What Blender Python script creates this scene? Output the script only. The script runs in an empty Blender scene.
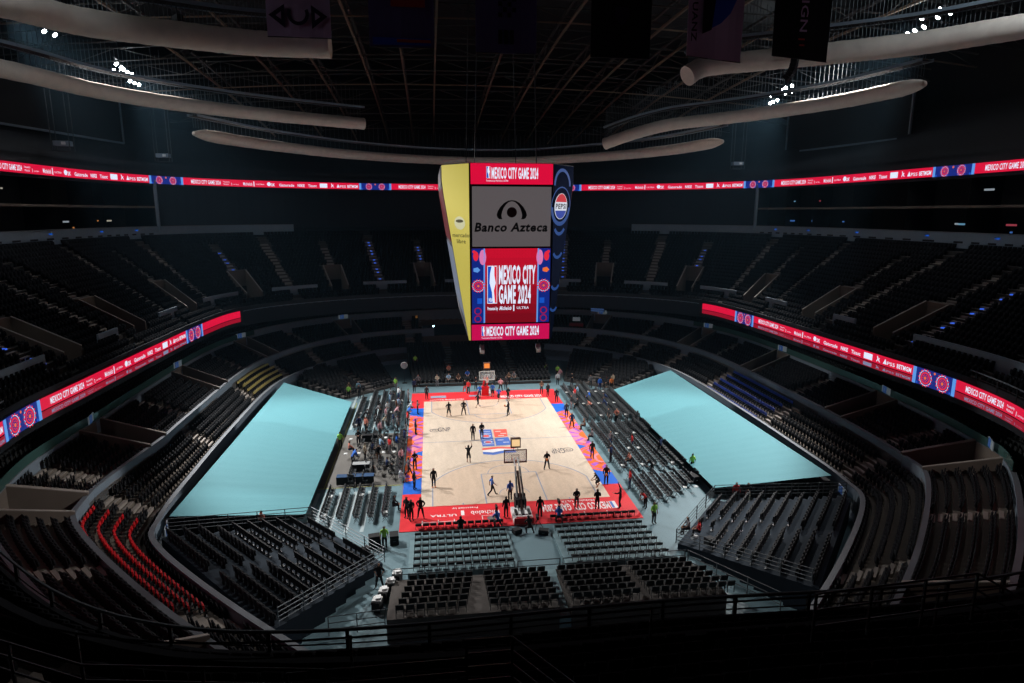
import bpy, math, random
import numpy as np
from mathutils import Vector, Matrix
R = random.Random(7)
C = bpy.context.scene.collection
PI = math.pi

# ------------------------------------------------------------------ camera, world, lights, exposure
sc = bpy.context.scene
cd = bpy.data.cameras.new('camera'); cam = bpy.data.objects.new('camera', cd); C.objects.link(cam)
cam.location = (-6.418, -61.24, 22.675)
cam.rotation_mode = 'XYZ'
cam.rotation_euler = (PI/2 - 0.1992, -0.0016, -0.1263)
cd.sensor_width = 36.0; cd.lens = 36.0*636.93/1024; cd.clip_start = 0.1; cd.clip_end = 500
sc.camera = cam
w = bpy.data.worlds.new('world'); sc.world = w; w.use_nodes = True
w.node_tree.nodes['Background'].inputs[0].default_value = (0.5, 0.65, 0.9, 1)
w.node_tree.nodes['Background'].inputs[1].default_value = 0.002
sc.view_settings.view_transform = 'Standard'; sc.view_settings.look = 'None'
sc.view_settings.exposure = 0.0; sc.view_settings.gamma = 1.0; sc.view_settings.use_curve_mapping = False
sc.cycles.max_bounces = 5; sc.cycles.diffuse_bounces = 3; sc.cycles.glossy_bounces = 2
sc.cycles.transmission_bounces = 2; sc.cycles.volume_bounces = 0; sc.cycles.transparent_max_bounces = 8
sc.cycles.sample_clamp_indirect = 2.0; sc.cycles.use_light_tree = True

def spot(name, loc, target, power, size_deg, blend, radius, col):
    l = bpy.data.lights.new(name, 'SPOT'); l.energy = power; l.spot_size = math.radians(size_deg)
    l.spot_blend = blend; l.shadow_soft_size = radius; l.color = col
    o = bpy.data.objects.new(name, l); C.objects.link(o); o.location = loc
    o.rotation_euler = (Vector(target)-Vector(loc)).to_track_quat('-Z', 'Y').to_euler()
    return o
LAMPC = (1.0, 0.97, 0.95)
# four floodlight banks under the roof (their housings are built with the roof)
BANKS = [(-43.0, 28.0, 39.4), (44.0, 29.5, 39.2), (-42.0, 3.0, 39.2), (37.3, -5.5, 39.2), (-30.5, -31.0, 40.5), (31.5, -29.0, 40.5)]
# two unseen banks added above the frame, nearer the camera, to brighten the first ducts
spot('added_duct_wash', BANKS[4], (-33, -20, 34), 3200, 75, 1.0, .3, (.8, .92, 1.0))
spot('added_duct_wash', BANKS[5], (31, -17, 35), 3200, 75, 1.0, .3, (.8, .92, 1.0))
for k, (tx, ty, pw, sz) in enumerate(((-1, -3, 104000, 54), (1, -3, 104000, 54), (-2, -5, 108000, 57), (2, -5, 97000, 61))):
    spot('flood_light', BANKS[k], (tx, ty, 0), pw, sz, 0.45, 0.9, LAMPC)
    # the wide spill of the same lamps
    spot('flood_spill', (BANKS[k][0], BANKS[k][1], BANKS[k][2]-.4), (0, 0, 0), 1300, 170, 0.3, 0.9, (.78, .9, 1.0))

# ------------------------------------------------------------------ helpers
MATS = {}
def mat(name, col, rough=0.7, metal=0.0, emit=0.0, ecol=None, noise=0.0, scale=3.0, spec=0.3):
    if name in MATS: return MATS[name]
    m = bpy.data.materials.new(name); m.use_nodes = True; nt = m.node_tree
    b = nt.nodes['Principled BSDF']
    b.inputs['Base Color'].default_value = (*col, 1); b.inputs['Roughness'].default_value = rough
    b.inputs['Metallic'].default_value = metal; b.inputs['Specular IOR Level'].default_value = spec
    if emit > 0:
        b.inputs['Emission Color'].default_value = (*(ecol or col), 1); b.inputs['Emission Strength'].default_value = emit
    if noise > 0:
        tc = nt.nodes.new('ShaderNodeTexCoord'); n = nt.nodes.new('ShaderNodeTexNoise'); n.inputs['Scale'].default_value = scale
        n.inputs['Detail'].default_value = 5
        mx = nt.nodes.new('ShaderNodeMix'); mx.data_type = 'RGBA'
        mx.inputs[6].default_value = (*[c*(1-noise) for c in col], 1); mx.inputs[7].default_value = (*[min(1, c*(1+noise)) for c in col], 1)
        nt.links.new(tc.outputs['Object'], n.inputs['Vector']); nt.links.new(n.outputs['Fac'], mx.inputs[0])
        nt.links.new(mx.outputs[2], b.inputs['Base Color'])
    MATS[name] = m; return m

def S(r, g, b):   # display colour 0..255 to linear
    f = lambda c: (c/255/12.92) if c <= 10 else ((c/255+0.055)/1.055)**2.4
    return (f(r), f(g), f(b))

class MB:
    def __init__(s): s.v = []; s.f = []; s.m = []; s.mats = []
    def mi(s, m):
        if m not in s.mats: s.mats.append(m)
        return s.mats.index(m)
    def face(s, pts, m):
        b = len(s.v); s.v += [tuple(p) for p in pts]; s.f.append(tuple(range(b, b+len(pts)))); s.m.append(s.mi(m))
    def hexa(s, p, m):   # 8 points: bottom loop, top loop
        b = len(s.v); s.v += [tuple(q) for q in p]; k = s.mi(m)
        for f in ((3,2,1,0),(4,5,6,7),(0,1,5,4),(1,2,6,5),(2,3,7,6),(3,0,4,7)):
            s.f.append(tuple(b+i for i in f)); s.m.append(k)
    def box(s, c, d, m, rz=0.0, rx=0.0):
        x, y, z = d[0]/2, d[1]/2, d[2]/2
        M = Matrix.Rotation(rz, 3, 'Z') @ Matrix.Rotation(rx, 3, 'X')
        P = [Vector(c)+M @ Vector(q) for q in ((-x,-y,-z),(x,-y,-z),(x,y,-z),(-x,y,-z),(-x,-y,z),(x,-y,z),(x,y,z),(-x,y,z))]
        s.hexa(P, m)
    def bar(s, a, b, wd, ht, m):   # rectangular bar from a to b
        a, b = Vector(a), Vector(b); d = (b-a); d.normalize()
        up = Vector((0,0,1)) if abs(d.z) < 0.95 else Vector((0,1,0))
        sd = d.cross(up).normalized()*wd/2; u = sd.cross(d).normalized()*ht/2
        s.hexa([a-sd-u, a+sd-u, b+sd-u, b-sd-u, a-sd+u, a+sd+u, b+sd+u, b-sd+u], m)
    def tube(s, pts, r, m, n=8, caps=True):
        pts = [Vector(p) for p in pts]; rings = []
        rr = r if isinstance(r, (list, tuple)) else [r]*len(pts); k = s.mi(m)
        for i, p in enumerate(pts):
            d = (pts[min(i+1, len(pts)-1)]-pts[max(i-1, 0)]).normalized()
            up = Vector((0,0,1)) if abs(d.z) < 0.9 else Vector((0,1,0))
            a = d.cross(up).normalized(); b = a.cross(d).normalized(); base = len(s.v)
            for j in range(n):
                t = 2*PI*j/n; s.v.append(tuple(p+a*math.cos(t)*rr[i]+b*math.sin(t)*rr[i]))
            rings.append(base)
        for q in range(len(rings)-1):
            for j in range(n):
                s.f.append((rings[q]+j, rings[q]+(j+1) % n, rings[q+1]+(j+1) % n, rings[q+1]+j)); s.m.append(k)
        if caps:
            s.f.append(tuple(rings[0]+j for j in range(n))[::-1]); s.m.append(k)
            s.f.append(tuple(rings[-1]+j for j in range(n))); s.m.append(k)
    def build(s, name, parent=None, loc=(0,0,0), rz=0.0, smooth=False, bevel=0.0):
        me = bpy.data.meshes.new(name); me.from_pydata(s.v, [], s.f); me.update()
        for m in s.mats: me.materials.append(m)
        me.polygons.foreach_set('material_index', s.m)
        if smooth: me.polygons.foreach_set('use_smooth', [True]*len(s.f))
        o = bpy.data.objects.new(name, me); C.objects.link(o); o.location = loc; o.rotation_euler = (0,0,rz)
        if parent is not None: o.parent = parent
        if bevel > 0:
            b = o.modifiers.new('bevel', 'BEVEL'); b.width = bevel; b.segments = 2; b.limit_method = 'ANGLE'
        return o

def tag(o, label=None, cat=None, group=None, kind=None):
    if label: o['label'] = label
    if cat: o['category'] = cat
    if group: o['group'] = group
    if kind: o['kind'] = kind
    return o
def empty(name, loc=(0,0,0), rz=0.0, label=None, cat=None, group=None):
    o = bpy.data.objects.new(name, None); C.objects.link(o); o.location = loc; o.rotation_euler = (0,0,rz)
    o.empty_display_size = 0.2
    return tag(o, label, cat, group)
def struct(o, label, cat='structure'):
    return tag(o, label, cat, kind='structure')
def copy_tree(o, loc, rz, parent=None):
    c = o.copy(); C.objects.link(c)
    if parent is None: c.location = loc; c.rotation_euler = (0,0,rz)
    else: c.parent = parent
    for ch in KIDS.get(o.name, ()):
        copy_tree(ch, None, None, c)
    return c
KIDS = {}
def kid(parent, o):
    KIDS.setdefault(parent.name, []).append(o); return o

ORD = ['first','second','third','fourth','fifth','sixth','seventh','eighth','ninth','tenth','eleventh','twelfth','thirteenth',
 'fourteenth','fifteenth','sixteenth','seventeenth','eighteenth','nineteenth','twentieth','twenty-first','twenty-second','twenty-third',
 'twenty-fourth','twenty-fifth','twenty-sixth','twenty-seventh','twenty-eighth','twenty-ninth','thirtieth','thirty-first','thirty-second','thirty-third','thirty-fourth','thirty-fifth','thirty-sixth','thirty-seventh','thirty-eighth','thirty-ninth','fortieth']

# ------------------------------------------------------------------ materials
m_floor = mat('floor_sheet', (0.125, 0.205, 0.235), 0.6, noise=0.12, scale=0.6)
m_conc = mat('grey_concrete', (0.19, 0.24, 0.29), 0.85, noise=0.12, scale=1.2)
m_concw = mat('warm_concrete', (0.14, 0.115, 0.095), 0.85, noise=0.12, scale=1.0)
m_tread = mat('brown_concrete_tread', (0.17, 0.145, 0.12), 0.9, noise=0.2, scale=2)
m_treadd = mat('dimmed_concrete_tread', (0.07, 0.063, 0.058), 0.9, noise=0.2, scale=2)  # darker copy of the tread; the upper deck's dimness is put into its colour
m_treadw = mat('pale_step', (0.30, 0.27, 0.24), 0.85)
m_black = mat('black_paint', (0.008, 0.009, 0.011), 0.75)
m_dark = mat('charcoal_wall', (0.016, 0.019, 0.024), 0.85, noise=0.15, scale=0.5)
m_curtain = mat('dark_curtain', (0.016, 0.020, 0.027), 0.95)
m_seat = mat('black_seat_plastic', (0.010, 0.011, 0.013), 0.7, spec=.15)
m_seat2 = mat('black_deck_seat', (0.007, 0.008, 0.010), 0.85, spec=.08)
m_fchair = mat('floor_chair_grey', (0.040, 0.046, 0.050), 0.6)  # black chairs greyed in the colour so that they look lit
m_seatf = mat('black_seat_fabric', (0.014, 0.017, 0.018), 0.9)
m_red_seat = mat('red_seat_plastic', (0.62, 0.012, 0.018), 0.5)
m_blue_seat = mat('blue_seat_plastic', (0.03, 0.075, 0.42), 0.5)
m_gold_seat = mat('yellow_seat_plastic', (0.48, 0.40, 0.13), 0.5)
m_steel = mat('dark_steel', (0.06, 0.06, 0.062), 0.5, metal=0.6)
m_rail = mat('grey_rail_metal', (0.10, 0.115, 0.125), 0.5, metal=0.5)
m_railc = mat('cap_rail', (0.15, 0.17, 0.19), 0.6)
m_white = mat('white_plastic', (0.72, 0.74, 0.74), 0.6)
m_duct = mat('beige_duct_fabric', (0.76, 0.66, 0.58), 0.9, noise=0.15, scale=1.5)
m_tarp = mat('pale_blue_tarpaulin', (0.115, 0.32, 0.365), 0.75, noise=0.03, scale=0.5)
m_glass = mat('green_tinted_glass_rail', (0.05, 0.11, 0.10), 0.15, spec=0.5)

# ------------------------------------------------------------------ plan curves of the bowl, right half, from the far end to the near end
CV = {
'L1': [(0,37),(8,36.2),(15,33.5),(20.6,27.5),(24.3,19.5),(25.5,12),(25.6,0),(25.4,-10),(24.9,-18.6),(23.2,-23),(14.3,-32.2),(8,-36.8),(0,-37.6)],
'L2': [(0,40.0),(8.6,39.0),(18.0,35.8),(24.3,29.6),(28.3,21),(29.6,13),(29.7,0),(29.5,-11),(28.8,-19.6),(26.9,-24.3),(17.5,-34.3),(10,-39.6),(0,-40.4)],
'L3': [(0,43.0),(9,42.0),(20,38.6),(28.5,32.0),(33,23),(34.6,14),(34.7,0),(34.2,-12),(32.5,-22),(30,-27.4),(20.2,-37.4),(12,-42.6),(0,-43.4)],
'CL': [(0,46.5),(9.5,45.5),(22,42),(31.2,34.5),(36.5,25),(38.4,15),(38.5,0),(38,-13),(36,-24),(33,-30),(22.6,-40.6),(13,-46.6),(0,-47.4)],
'RB': [(0,33.6),(8,33.2),(18,30.6),(25.8,25.8),(30.2,20),(31.5,12),(31.8,0),(31.9,-12),(31.7,-21.5),(28.9,-30),(21.0,-39.8),(12.8,-45.1),(0,-45.4)],
'BK': [(0,54),(11,53.2),(24,50.0),(36,43.0),(43.6,33),(46.8,21),(47.3,0),(46.8,-15),(45,-28),(41.5,-38),(30,-54),(17,-62.6),(0,-63.2)],
'UB': [(0,72),(14,71),(31,66),(46,56),(56,43),(60.5,25),(61.5,0),(61,-18),(58,-34),(53,-48),(38,-66),(22,-76),(0,-77)],
}
UMAX = 12
def cr(P, u):
    n = len(P)
    def g(i):
        if i < 0: return (-P[-i][0], P[-i][1])
        if i >= n: j = 2*n-2-i; return (-P[j][0], P[j][1])
        return P[i]
    i = min(int(u), n-2); t = u-i
    a, b, c, d = g(i-1), g(i), g(i+1), g(i+2)
    return tuple(.5*((2*b[k])+(-a[k]+c[k])*t+(2*a[k]-5*b[k]+4*c[k]-d[k])*t*t+(-a[k]+3*b[k]-3*c[k]+d[k])*t**3) for k in (0, 1))
KL = {'L2': (.958, 1.0), 'L3': (.955, .985), 'CL': (.955, .985)}; KR = {'L2': (1.01, 1.0)}   # the left side of the bowl is a little tighter than the right
def side_k(K, name, y):
    a, b = K.get(name, (1, 1)); t = min(1, max(0, (-y-9)/10)); return a+(b-a)*t
def ring(A, B, s, u, sd):
    a = cr(CV[A], u); b = cr(CV[B], u); K = KL if sd < 0 else KR
    a = (a[0]*side_k(K, A, a[1]), a[1]); b = (b[0]*side_k(K, B, b[1]), b[1])
    return (sd*(a[0]*(1-s)+b[0]*s), a[1]*(1-s)+b[1]*s)
def du_of(A, B, s, u, width):   # how much u spans a given width in metres
    p = ring(A, B, s, u, 1); q = ring(A, B, s, min(u+0.05, UMAX), 1)
    d = math.dist(p, q)
    return width*0.05/max(d, 1e-3)

def terrace(name, A, B, zA, zB, n, label, vom=(), low=(), mt=None, mr=None, u0=0, u1=UMAX, drop=1.0):
    """stepped concrete tier between two curves; vom = (u, half width, s0, s1, z, sides) lowered boxes"""
    mt = mt or m_tread; mr = mr or m_tread
    us = set(np.round(np.arange(u0, u1+1e-6, 0.125), 4).tolist())
    for (u, hw, s0, s1, z, sides) in vom:
        d = du_of(A, B, (s0+s1)/2, u, hw)
        us.add(round(max(u-d, 0), 4)); us.add(round(min(u+d, UMAX), 4))
    us = sorted(x for x in us if u0-1e-6 <= x <= u1+1e-6)
    mb = MB(); rise = (zB-zA)/n
    for sd in (-1, 1):
        def zc(i, j):
            if i < 0: return zA-drop
            um = (us[j]+us[j+1])/2; s = (i+.5)/n
            for (u, hw, s0, s1, z, sides) in vom:
                d = du_of(A, B, (s0+s1)/2, u, hw)
                if sd in sides and abs(um-u) < d and s0 <= s <= s1: return z
            return zA+i*rise
        for j in range(len(us)-1):
            for i in range(n):
                z = zc(i, j); s0, s1 = i/n, (i+1)/n
                p = [ring(A, B, s0, us[j], sd), ring(A, B, s0, us[j+1], sd), ring(A, B, s1, us[j+1], sd), ring(A, B, s1, us[j], sd)]
                mb.face([(*q, z) for q in p], mt)
                zp = zc(i-1, j)
                if abs(zp-z) > 1e-4:
                    mb.face([(*p[0], zp), (*p[1], zp), (*p[1], z), (*p[0], z)], mr if abs(zp-z) < 0.9 else m_concw)
                if j+2 < len(us):
                    zn = zc(i, j+1)
                    if abs(zn-z) > 1e-4: mb.face([(*p[1], z), (*p[2], z), (*p[2], zn), (*p[1], zn)], m_concw)
    return struct(mb.build(name), label, 'seating tier')

def ring_wall(name, A, z0, z1, th, m, label, u0=0, u1=UMAX, sides=(-1, 1), kind='structure', cap=None, B=None, s=0.0, parent=None, cat='wall'):
    B = B or A; mb = MB(); N = max(2, int((u1-u0)*8))
    for sd in sides:
        pts = [Vector((*ring(A, B, s, u0+(u1-u0)*k/N, sd), 0)) for k in range(N+1)]
        nrm = []
        for k in range(N+1):
            d = pts[min(k+1, N)]-pts[max(k-1, 0)]; nn = Vector((-d.y, d.x, 0)).normalized()
            nrm.append(nn*sd)
        for k in range(N):
            a, b = pts[k], pts[k+1]; ao, bo = a+nrm[k]*th, b+nrm[k+1]*th
            mb.hexa([(a.x,a.y,z0),(b.x,b.y,z0),(bo.x,bo.y,z0),(ao.x,ao.y,z0),(a.x,a.y,z1),(b.x,b.y,z1),(bo.x,bo.y,z1),(ao.x,ao.y,z1)], m)
            if cap is not None:
                e = 0.04; a2, b2, ao2, bo2 = a-nrm[k]*e, b-nrm[k+1]*e, ao+nrm[k]*e, bo+nrm[k+1]*e
                mb.hexa([(a2.x,a2.y,z1),(b2.x,b2.y,z1),(bo2.x,bo2.y,z1),(ao2.x,ao2.y,z1),(a2.x,a2.y,z1+.06),(b2.x,b2.y,z1+.06),(bo2.x,bo2.y,z1+.06),(ao2.x,ao2.y,z1+.06)], cap)
    o = mb.build(name, parent)
    if parent is None: tag(o, label, cat, kind=kind)
    return o

# ------------------------------------------------------------------ the floor and the concrete bowl
m_fgrey = mat('grey_brown_floor_cover', (0.13, 0.125, 0.115), 0.8, noise=.15, scale=1)
mb = MB(); mb.box((-12.75, -3.2, .006), (6.9, 13.2, .012), m_fgrey); struct(mb.build('floor_cover'), 'grey brown floor cover among the left floor chairs', 'floor')
m_fl = mat('pale_floor_line', (.34,.42,.44), .7); m_fy = mat('yellow_floor_tape', (.35,.36,.10), .7)  # pale strips between the chair files, and yellow tape
for k, x in enumerate((-11.85, -13.0, -14.2, -15.3, -16.0)):
    mb = MB(); mb.box((x, -14.2, .004), (.28, 7.0, .008), m_fl); mb.box((x, 11.5, .004), (.25, 13, .008), m_fl); struct(mb.build('floor_line'), 'pale line on the floor between the left chair files', 'floor line')
mb = MB(); mb.box((-12.75, -9.85, .016), (6.9, .10, .01), m_fy); mb.box((-15.7, 2.5, .016), (.08, 25, .01), m_fy); struct(mb.build('floor_line'), 'yellow tape line on the floor left of the court', 'floor line')
mb = MB(); mb.box((0, -1, -0.15), (92, 104, 0.3), m_floor)
struct(mb.build('floor'), 'blue grey arena floor around the basketball court', 'floor')

V23 = [2.1, 3.9, 5.45, 6.85, 8.3, 10.3]                     # entrances of the upper half of the lower bowl
A12 = [1.2, 2.1, 3.1, 3.95, 5.2, 6.35, 7.75, 9.75, 10.8]    # aisles of the front half
A23 = [1.2, 3.0, 4.7, 6.15, 7.55, 9.4, 11.0]
VD = [0.85, 2.07, 3.4, 4.88, 5.85, 6.75, 8.6, 10.2]         # entrances of the upper deck
AD = [1.5, 2.75, 4.35, 5.3, 6.15, 7.05, 8.0, 9.4, 10.8]
both = (-1, 1)
vom23 = [(u, 1.3, 0.0, 1.0, 3.0, both) for u in V23]
vomD = [(u, 1.2, 0.13, 0.42, 10.6, both) for u in VD]
terrace('seating_tier', 'L1', 'L2', 1.6, 3.6, 5, 'front tier of the lower bowl behind the grey parapet',
        vom=[(0.35, 5.2, 0.0, 1.0, 0.6, both)])
terrace('seating_tier', 'L2', 'L3', 4.1, 5.8, 6, 'second tier of the lower bowl with concrete entrances',
        vom=vom23+[(0.35, 5.2, 0.0, 1.0, 0.6, both)], drop=0.7)
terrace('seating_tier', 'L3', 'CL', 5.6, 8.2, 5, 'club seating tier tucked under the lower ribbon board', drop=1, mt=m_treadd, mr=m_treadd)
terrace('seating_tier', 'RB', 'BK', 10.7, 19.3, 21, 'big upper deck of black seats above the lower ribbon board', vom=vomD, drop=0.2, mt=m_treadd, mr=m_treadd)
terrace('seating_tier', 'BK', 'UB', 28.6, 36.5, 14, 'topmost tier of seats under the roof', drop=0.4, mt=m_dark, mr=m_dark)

ring_wall('wall_court_side', 'L1', 0.0, 2.45, 0.25, m_conc, 'grey parapet wall in front of the lower bowl seats', u0=0.75, cap=m_railc)
ring_wall('wall_lower_bowl', 'L2', 3.4, 4.65, 0.22, m_conc, 'grey cross wall halfway up the lower bowl', u0=0.75, cap=m_railc)
ring_wall('wall_lower_rim', 'L3', 5.5, 6.5, 0.22, m_conc, 'grey rim wall behind the lower bowl', u0=3.6, cap=m_railc)
ring_wall('wall_far_rim', 'L3', 5.5, 7.1, 0.22, m_conc, 'grey rim wall behind the far end of the lower bowl', u0=0, u1=3.6, cap=m_railc)
gl = ring_wall('glass_balustrade', 'L3', 6.57, 7.2, 0.05, m_glass, 'greenish glass balustrade on the rim of the lower bowl', u0=3.6, u1=9, kind='structure', cat='balustrade')
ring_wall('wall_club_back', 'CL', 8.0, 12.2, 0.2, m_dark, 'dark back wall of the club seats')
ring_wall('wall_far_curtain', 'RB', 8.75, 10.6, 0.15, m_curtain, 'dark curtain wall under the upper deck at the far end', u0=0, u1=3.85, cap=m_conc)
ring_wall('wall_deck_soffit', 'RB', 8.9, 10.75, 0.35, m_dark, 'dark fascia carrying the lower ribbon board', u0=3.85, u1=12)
# soffit below the upper deck, closing it towards the club
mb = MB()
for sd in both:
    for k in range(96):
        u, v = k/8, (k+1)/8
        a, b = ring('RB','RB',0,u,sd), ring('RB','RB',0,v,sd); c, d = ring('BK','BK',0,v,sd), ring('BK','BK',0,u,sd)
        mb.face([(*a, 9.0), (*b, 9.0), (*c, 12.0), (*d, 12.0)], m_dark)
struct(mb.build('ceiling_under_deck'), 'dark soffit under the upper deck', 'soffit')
ring_wall('wall_suite_band', 'BK', 19.2, 20.75, 0.3, m_conc, 'grey band below the suites along both sides', u0=2.35, u1=10, B='BK', cap=m_railc)
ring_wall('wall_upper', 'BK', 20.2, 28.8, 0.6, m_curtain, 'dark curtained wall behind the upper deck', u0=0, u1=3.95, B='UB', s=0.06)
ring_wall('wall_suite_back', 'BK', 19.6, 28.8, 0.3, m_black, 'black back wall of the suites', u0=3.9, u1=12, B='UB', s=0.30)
ring_wall('wall_far_band', 'BK', 18.6, 19.6, 0.3, m_dark, 'dark rail band at the back of the far upper deck', u0=0, u1=2.35)
mb = MB()
for sd in both:
    for k in range(32, 96):
        u, v = k/8, (k+1)/8
        for (z0, z1, mm) in ((23.25, 23.5, m_concw), (19.7, 19.9, m_dark)):
            a, b = ring('BK','BK',0,u,sd), ring('BK','BK',0,v,sd); c, d = ring('BK','UB',.3,v,sd), ring('BK','UB',.3,u,sd)
            mb.hexa([(*a,z0),(*b,z0),(*c,z0),(*d,z0),(*a,z1),(*b,z1),(*c,z1),(*d,z1)], mm)
struct(mb.build('suite_balcony'), 'two stacked suite balconies with a beige edge between them', 'balcony')
mb = MB()
for sd in both:
    x, y = ring('BK','BK',0,3.97,sd); q = ring('BK','UB',.3,3.97,sd)
    mb.bar((x, y, 20.2), (x, y, 27), .35, .35, m_conc); mb.face([(x,y,20.2),(*q,20.2),(*q,28.6),(x,y,28.6)], m_dark)
    for u in np.arange(4.4, 10, 0.42):
        a, b = ring('BK','UB',.04,u,sd), ring('BK','UB',.3,u,sd)
        mb.face([(*a,19.9),(*b,19.9),(*b,23.2),(*a,23.2)], m_black); mb.face([(*a,23.5),(*b,23.5),(*b,26.6),(*a,26.6)], m_black)
struct(mb.build('wall_suite_partition'), 'black partitions between the suites with a pale end post', 'wall')
ring_wall('wall_upper_fascia', 'BK', 26.2, 29.2, 0.4, m_dark, 'dark fascia carrying the upper ribbon board')
ring_wall('wall_outer', 'UB', 30.0, 47.0, 0.5, m_black, 'black outer wall under the roof')
mb = MB(); mb.box((0, -2, 47.2), (128, 156, 0.3), m_black); struct(mb.build('ceiling'), 'black roof deck high over the arena', 'ceiling')

# cheeks and caps of the concrete entrances
def vom_cheeks(A, B, zA, zB, n, us, hw, s0, s1, zlow, h, label, m, topcap, skip=()):
    for u in us:
        d = du_of(A, B, (s0+s1)/2, u, hw)
        for sd in both:
            if (u, sd) in skip: continue
            mb = MB(); K = 8
            def zt(s): return zA+(zB-zA)*s+h
            for uu, o in ((u-d, -1), (u+d, 1)):
                dd = du_of(A, B, .5, u, .18)*o
                for k in range(K):
                    a, b = s0+(s1-s0)*k/K, s0+(s1-s0)*(k+1)/K
                    P = [ring(A,B,a,uu,sd), ring(A,B,b,uu,sd), ring(A,B,b,uu+dd,sd), ring(A,B,a,uu+dd,sd)]
                    mb.hexa([(*q, zlow) for q in P]+[(*P[0],zt(a)),(*P[1],zt(b)),(*P[2],zt(b)),(*P[3],zt(a))], m)
                    mb.hexa([(*P[0],zt(a)),(*P[1],zt(b)),(*P[2],zt(b)),(*P[3],zt(a)),(*P[0],zt(a)+.05),(*P[1],zt(b)+.05),(*P[2],zt(b)+.05),(*P[3],zt(a)+.05)], topcap)
            # back wall with a dark doorway
            a, b = ring(A,B,s1,u-d,sd), ring(A,B,s1,u+d,sd); a2, b2 = ring(A,B,s1+.03,u-d,sd), ring(A,B,s1+.03,u+d,sd)
            zd = zlow+2.1; zz = zt(s1)
            if zd < zz:
                mb.hexa([(*a,zd),(*b,zd),(*b2,zd),(*a2,zd),(*a,zz),(*b,zz),(*b2,zz),(*a2,zz)], m)
            e = Vector((a[0]-a2[0], a[1]-a2[1], 0)).normalized()*.03
            mb.face([(a[0]+e.x,a[1]+e.y,zlow),(b[0]+e.x,b[1]+e.y,zlow),(b[0]+e.x,b[1]+e.y,min(zd,zz)),(a[0]+e.x,a[1]+e.y,min(zd,zz))], m_black)
            struct(mb.build('wall_entrance'), label, 'entrance wall')
vom_cheeks('L2','L3',4.1,5.8,6,V23,1.3,0.0,1.0,3.0,.75,'warm grey concrete walls of an entrance in the lower bowl',m_concw,m_treadw)
vom_cheeks('RB','BK',10.7,19.3,21,VD,1.2,0.13,0.42,10.6,.55,'warm grey concrete walls of an entrance in the upper deck',m_concw,m_treadw)
# low parapets of the upper deck entrances: a pale cross wall near the front of the deck
mb = MB()
for sd in both:
    for k, u in enumerate(VD[:7]):
        ua, ub = (VD[k-1] if k else -0.85)+0.32, u-0.32
        for q in range(8):
            p, r_ = max(ua+(ub-ua)*q/8, 0), ua+(ub-ua)*(q+1)/8
            if r_ <= 0: continue
            P = [ring('RB','BK',.13,p,sd), ring('RB','BK',.13,r_,sd), ring('RB','BK',.14,r_,sd), ring('RB','BK',.14,p,sd)]
            mb.hexa([(*x,11.2) for x in P]+[(*x,12.75) for x in P], m_conc)
struct(mb.build('wall_deck_cross'), 'grey cross wall near the front of the upper deck', 'wall')

# stepped aisles with pale treads; blue edge lights on some
m_blue_led = mat('blue_step_light', (0.05, 0.1, 0.4), emit=1.0, ecol=(0.04, 0.13, 0.75))
def aisle(A, B, zA, zB, n, u, sd, s0, s1, wdt, label, m, led=False):
    mb = MB(); hw = wdt/2
    for k in range(int(s0*n), int(s1*n)):
        for h in (0, 1):
            sa, sb = (k+h*.5)/n, (k+h*.5+.32)/n
            d = du_of(A, B, sa, u, hw); z = zA+(zB-zA)*(k)/n
            P = [ring(A,B,sa,u-d,sd), ring(A,B,sa,u+d,sd), ring(A,B,sb,u+d,sd), ring(A,B,sb,u-d,sd)]
            z0, z1 = z+.01, z+.04+(zB-zA)/n*h*.5
            mb.hexa([(*q,z0) for q in P]+[(*q,z1) for q in P], m)
    o = struct(mb.build('aisle_steps'), label, 'steps')
    if led:
        for k in range(int(s0*n), int(s1*n), 1):
            if (k*7+int(u*10)) % 3 == 0: continue
            z = zA+(zB-zA)*k/n+.1; p = ring(A,B,(k+.1)/n,u,sd); q = ring(A,B,k/n+.02/n-.2/n,u,sd)
            l = MB(); l.box((0,0,0), (.34,.08,.10), m_blue_led)
            l.build('step_light', o, (p[0], p[1], z))
for u in A12:
    for sd in both: aisle('L1','L2',1.6,3.6,5,u,sd,0,1,1.3,'pale stepped aisle in the front tier of the lower bowl',m_treadw)
for u in A23:
    for sd in both: aisle('L2','L3',4.1,5.8,6,u,sd,0,1,1.3,'pale stepped aisle in the second tier of the lower bowl',m_treadw)
for u in AD:
    for sd in both: aisle('RB','BK',10.7,19.3,21,u,sd,.16 if u < 9 else 0,.88,1.2,'pale stepped aisle climbing the upper deck',m_treadw,led=(u in (1.5, 7.05)))
for u in VD:
    for sd in both: aisle('RB','BK',10.7,19.3,21,u,sd,.46,.8,1.1,'pale stepped aisle above an entrance of the upper deck',m_treadw,led=(u in (3.4, 0.85)))

# ------------------------------------------------------------------ seats
def seat_arr(pan_down=False):
    """low-poly stadium seat, front = +Y : returns verts, quads"""
    v = []; f = []
    def bx(c, d, rx=0):
        M = Matrix.Rotation(rx, 3, 'X'); b = len(v)
        for q in ((-1,-1,-1),(1,-1,-1),(1,1,-1),(-1,1,-1),(-1,-1,1),(1,-1,1),(1,1,1),(-1,1,1)):
            p = Vector(c)+M @ Vector((q[0]*d[0]/2, q[1]*d[1]/2, q[2]*d[2]/2)); v.append(tuple(p))
        for q in ((4,5,6,7),(0,1,5,4),(1,2,6,5),(2,3,7,6),(3,0,4,7)): f.append(tuple(b+i for i in q))
    bx((0,-.20,.64), (.47,.06,.46), .12)
    if pan_down: bx((0,.03,.42), (.44,.42,.07))
    else: bx((0,-.06,.52), (.43,.10,.38), .1)
    bx((0,-.14,.2), (.34,.08,.40))
    return np.array(v), np.array(f)
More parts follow.
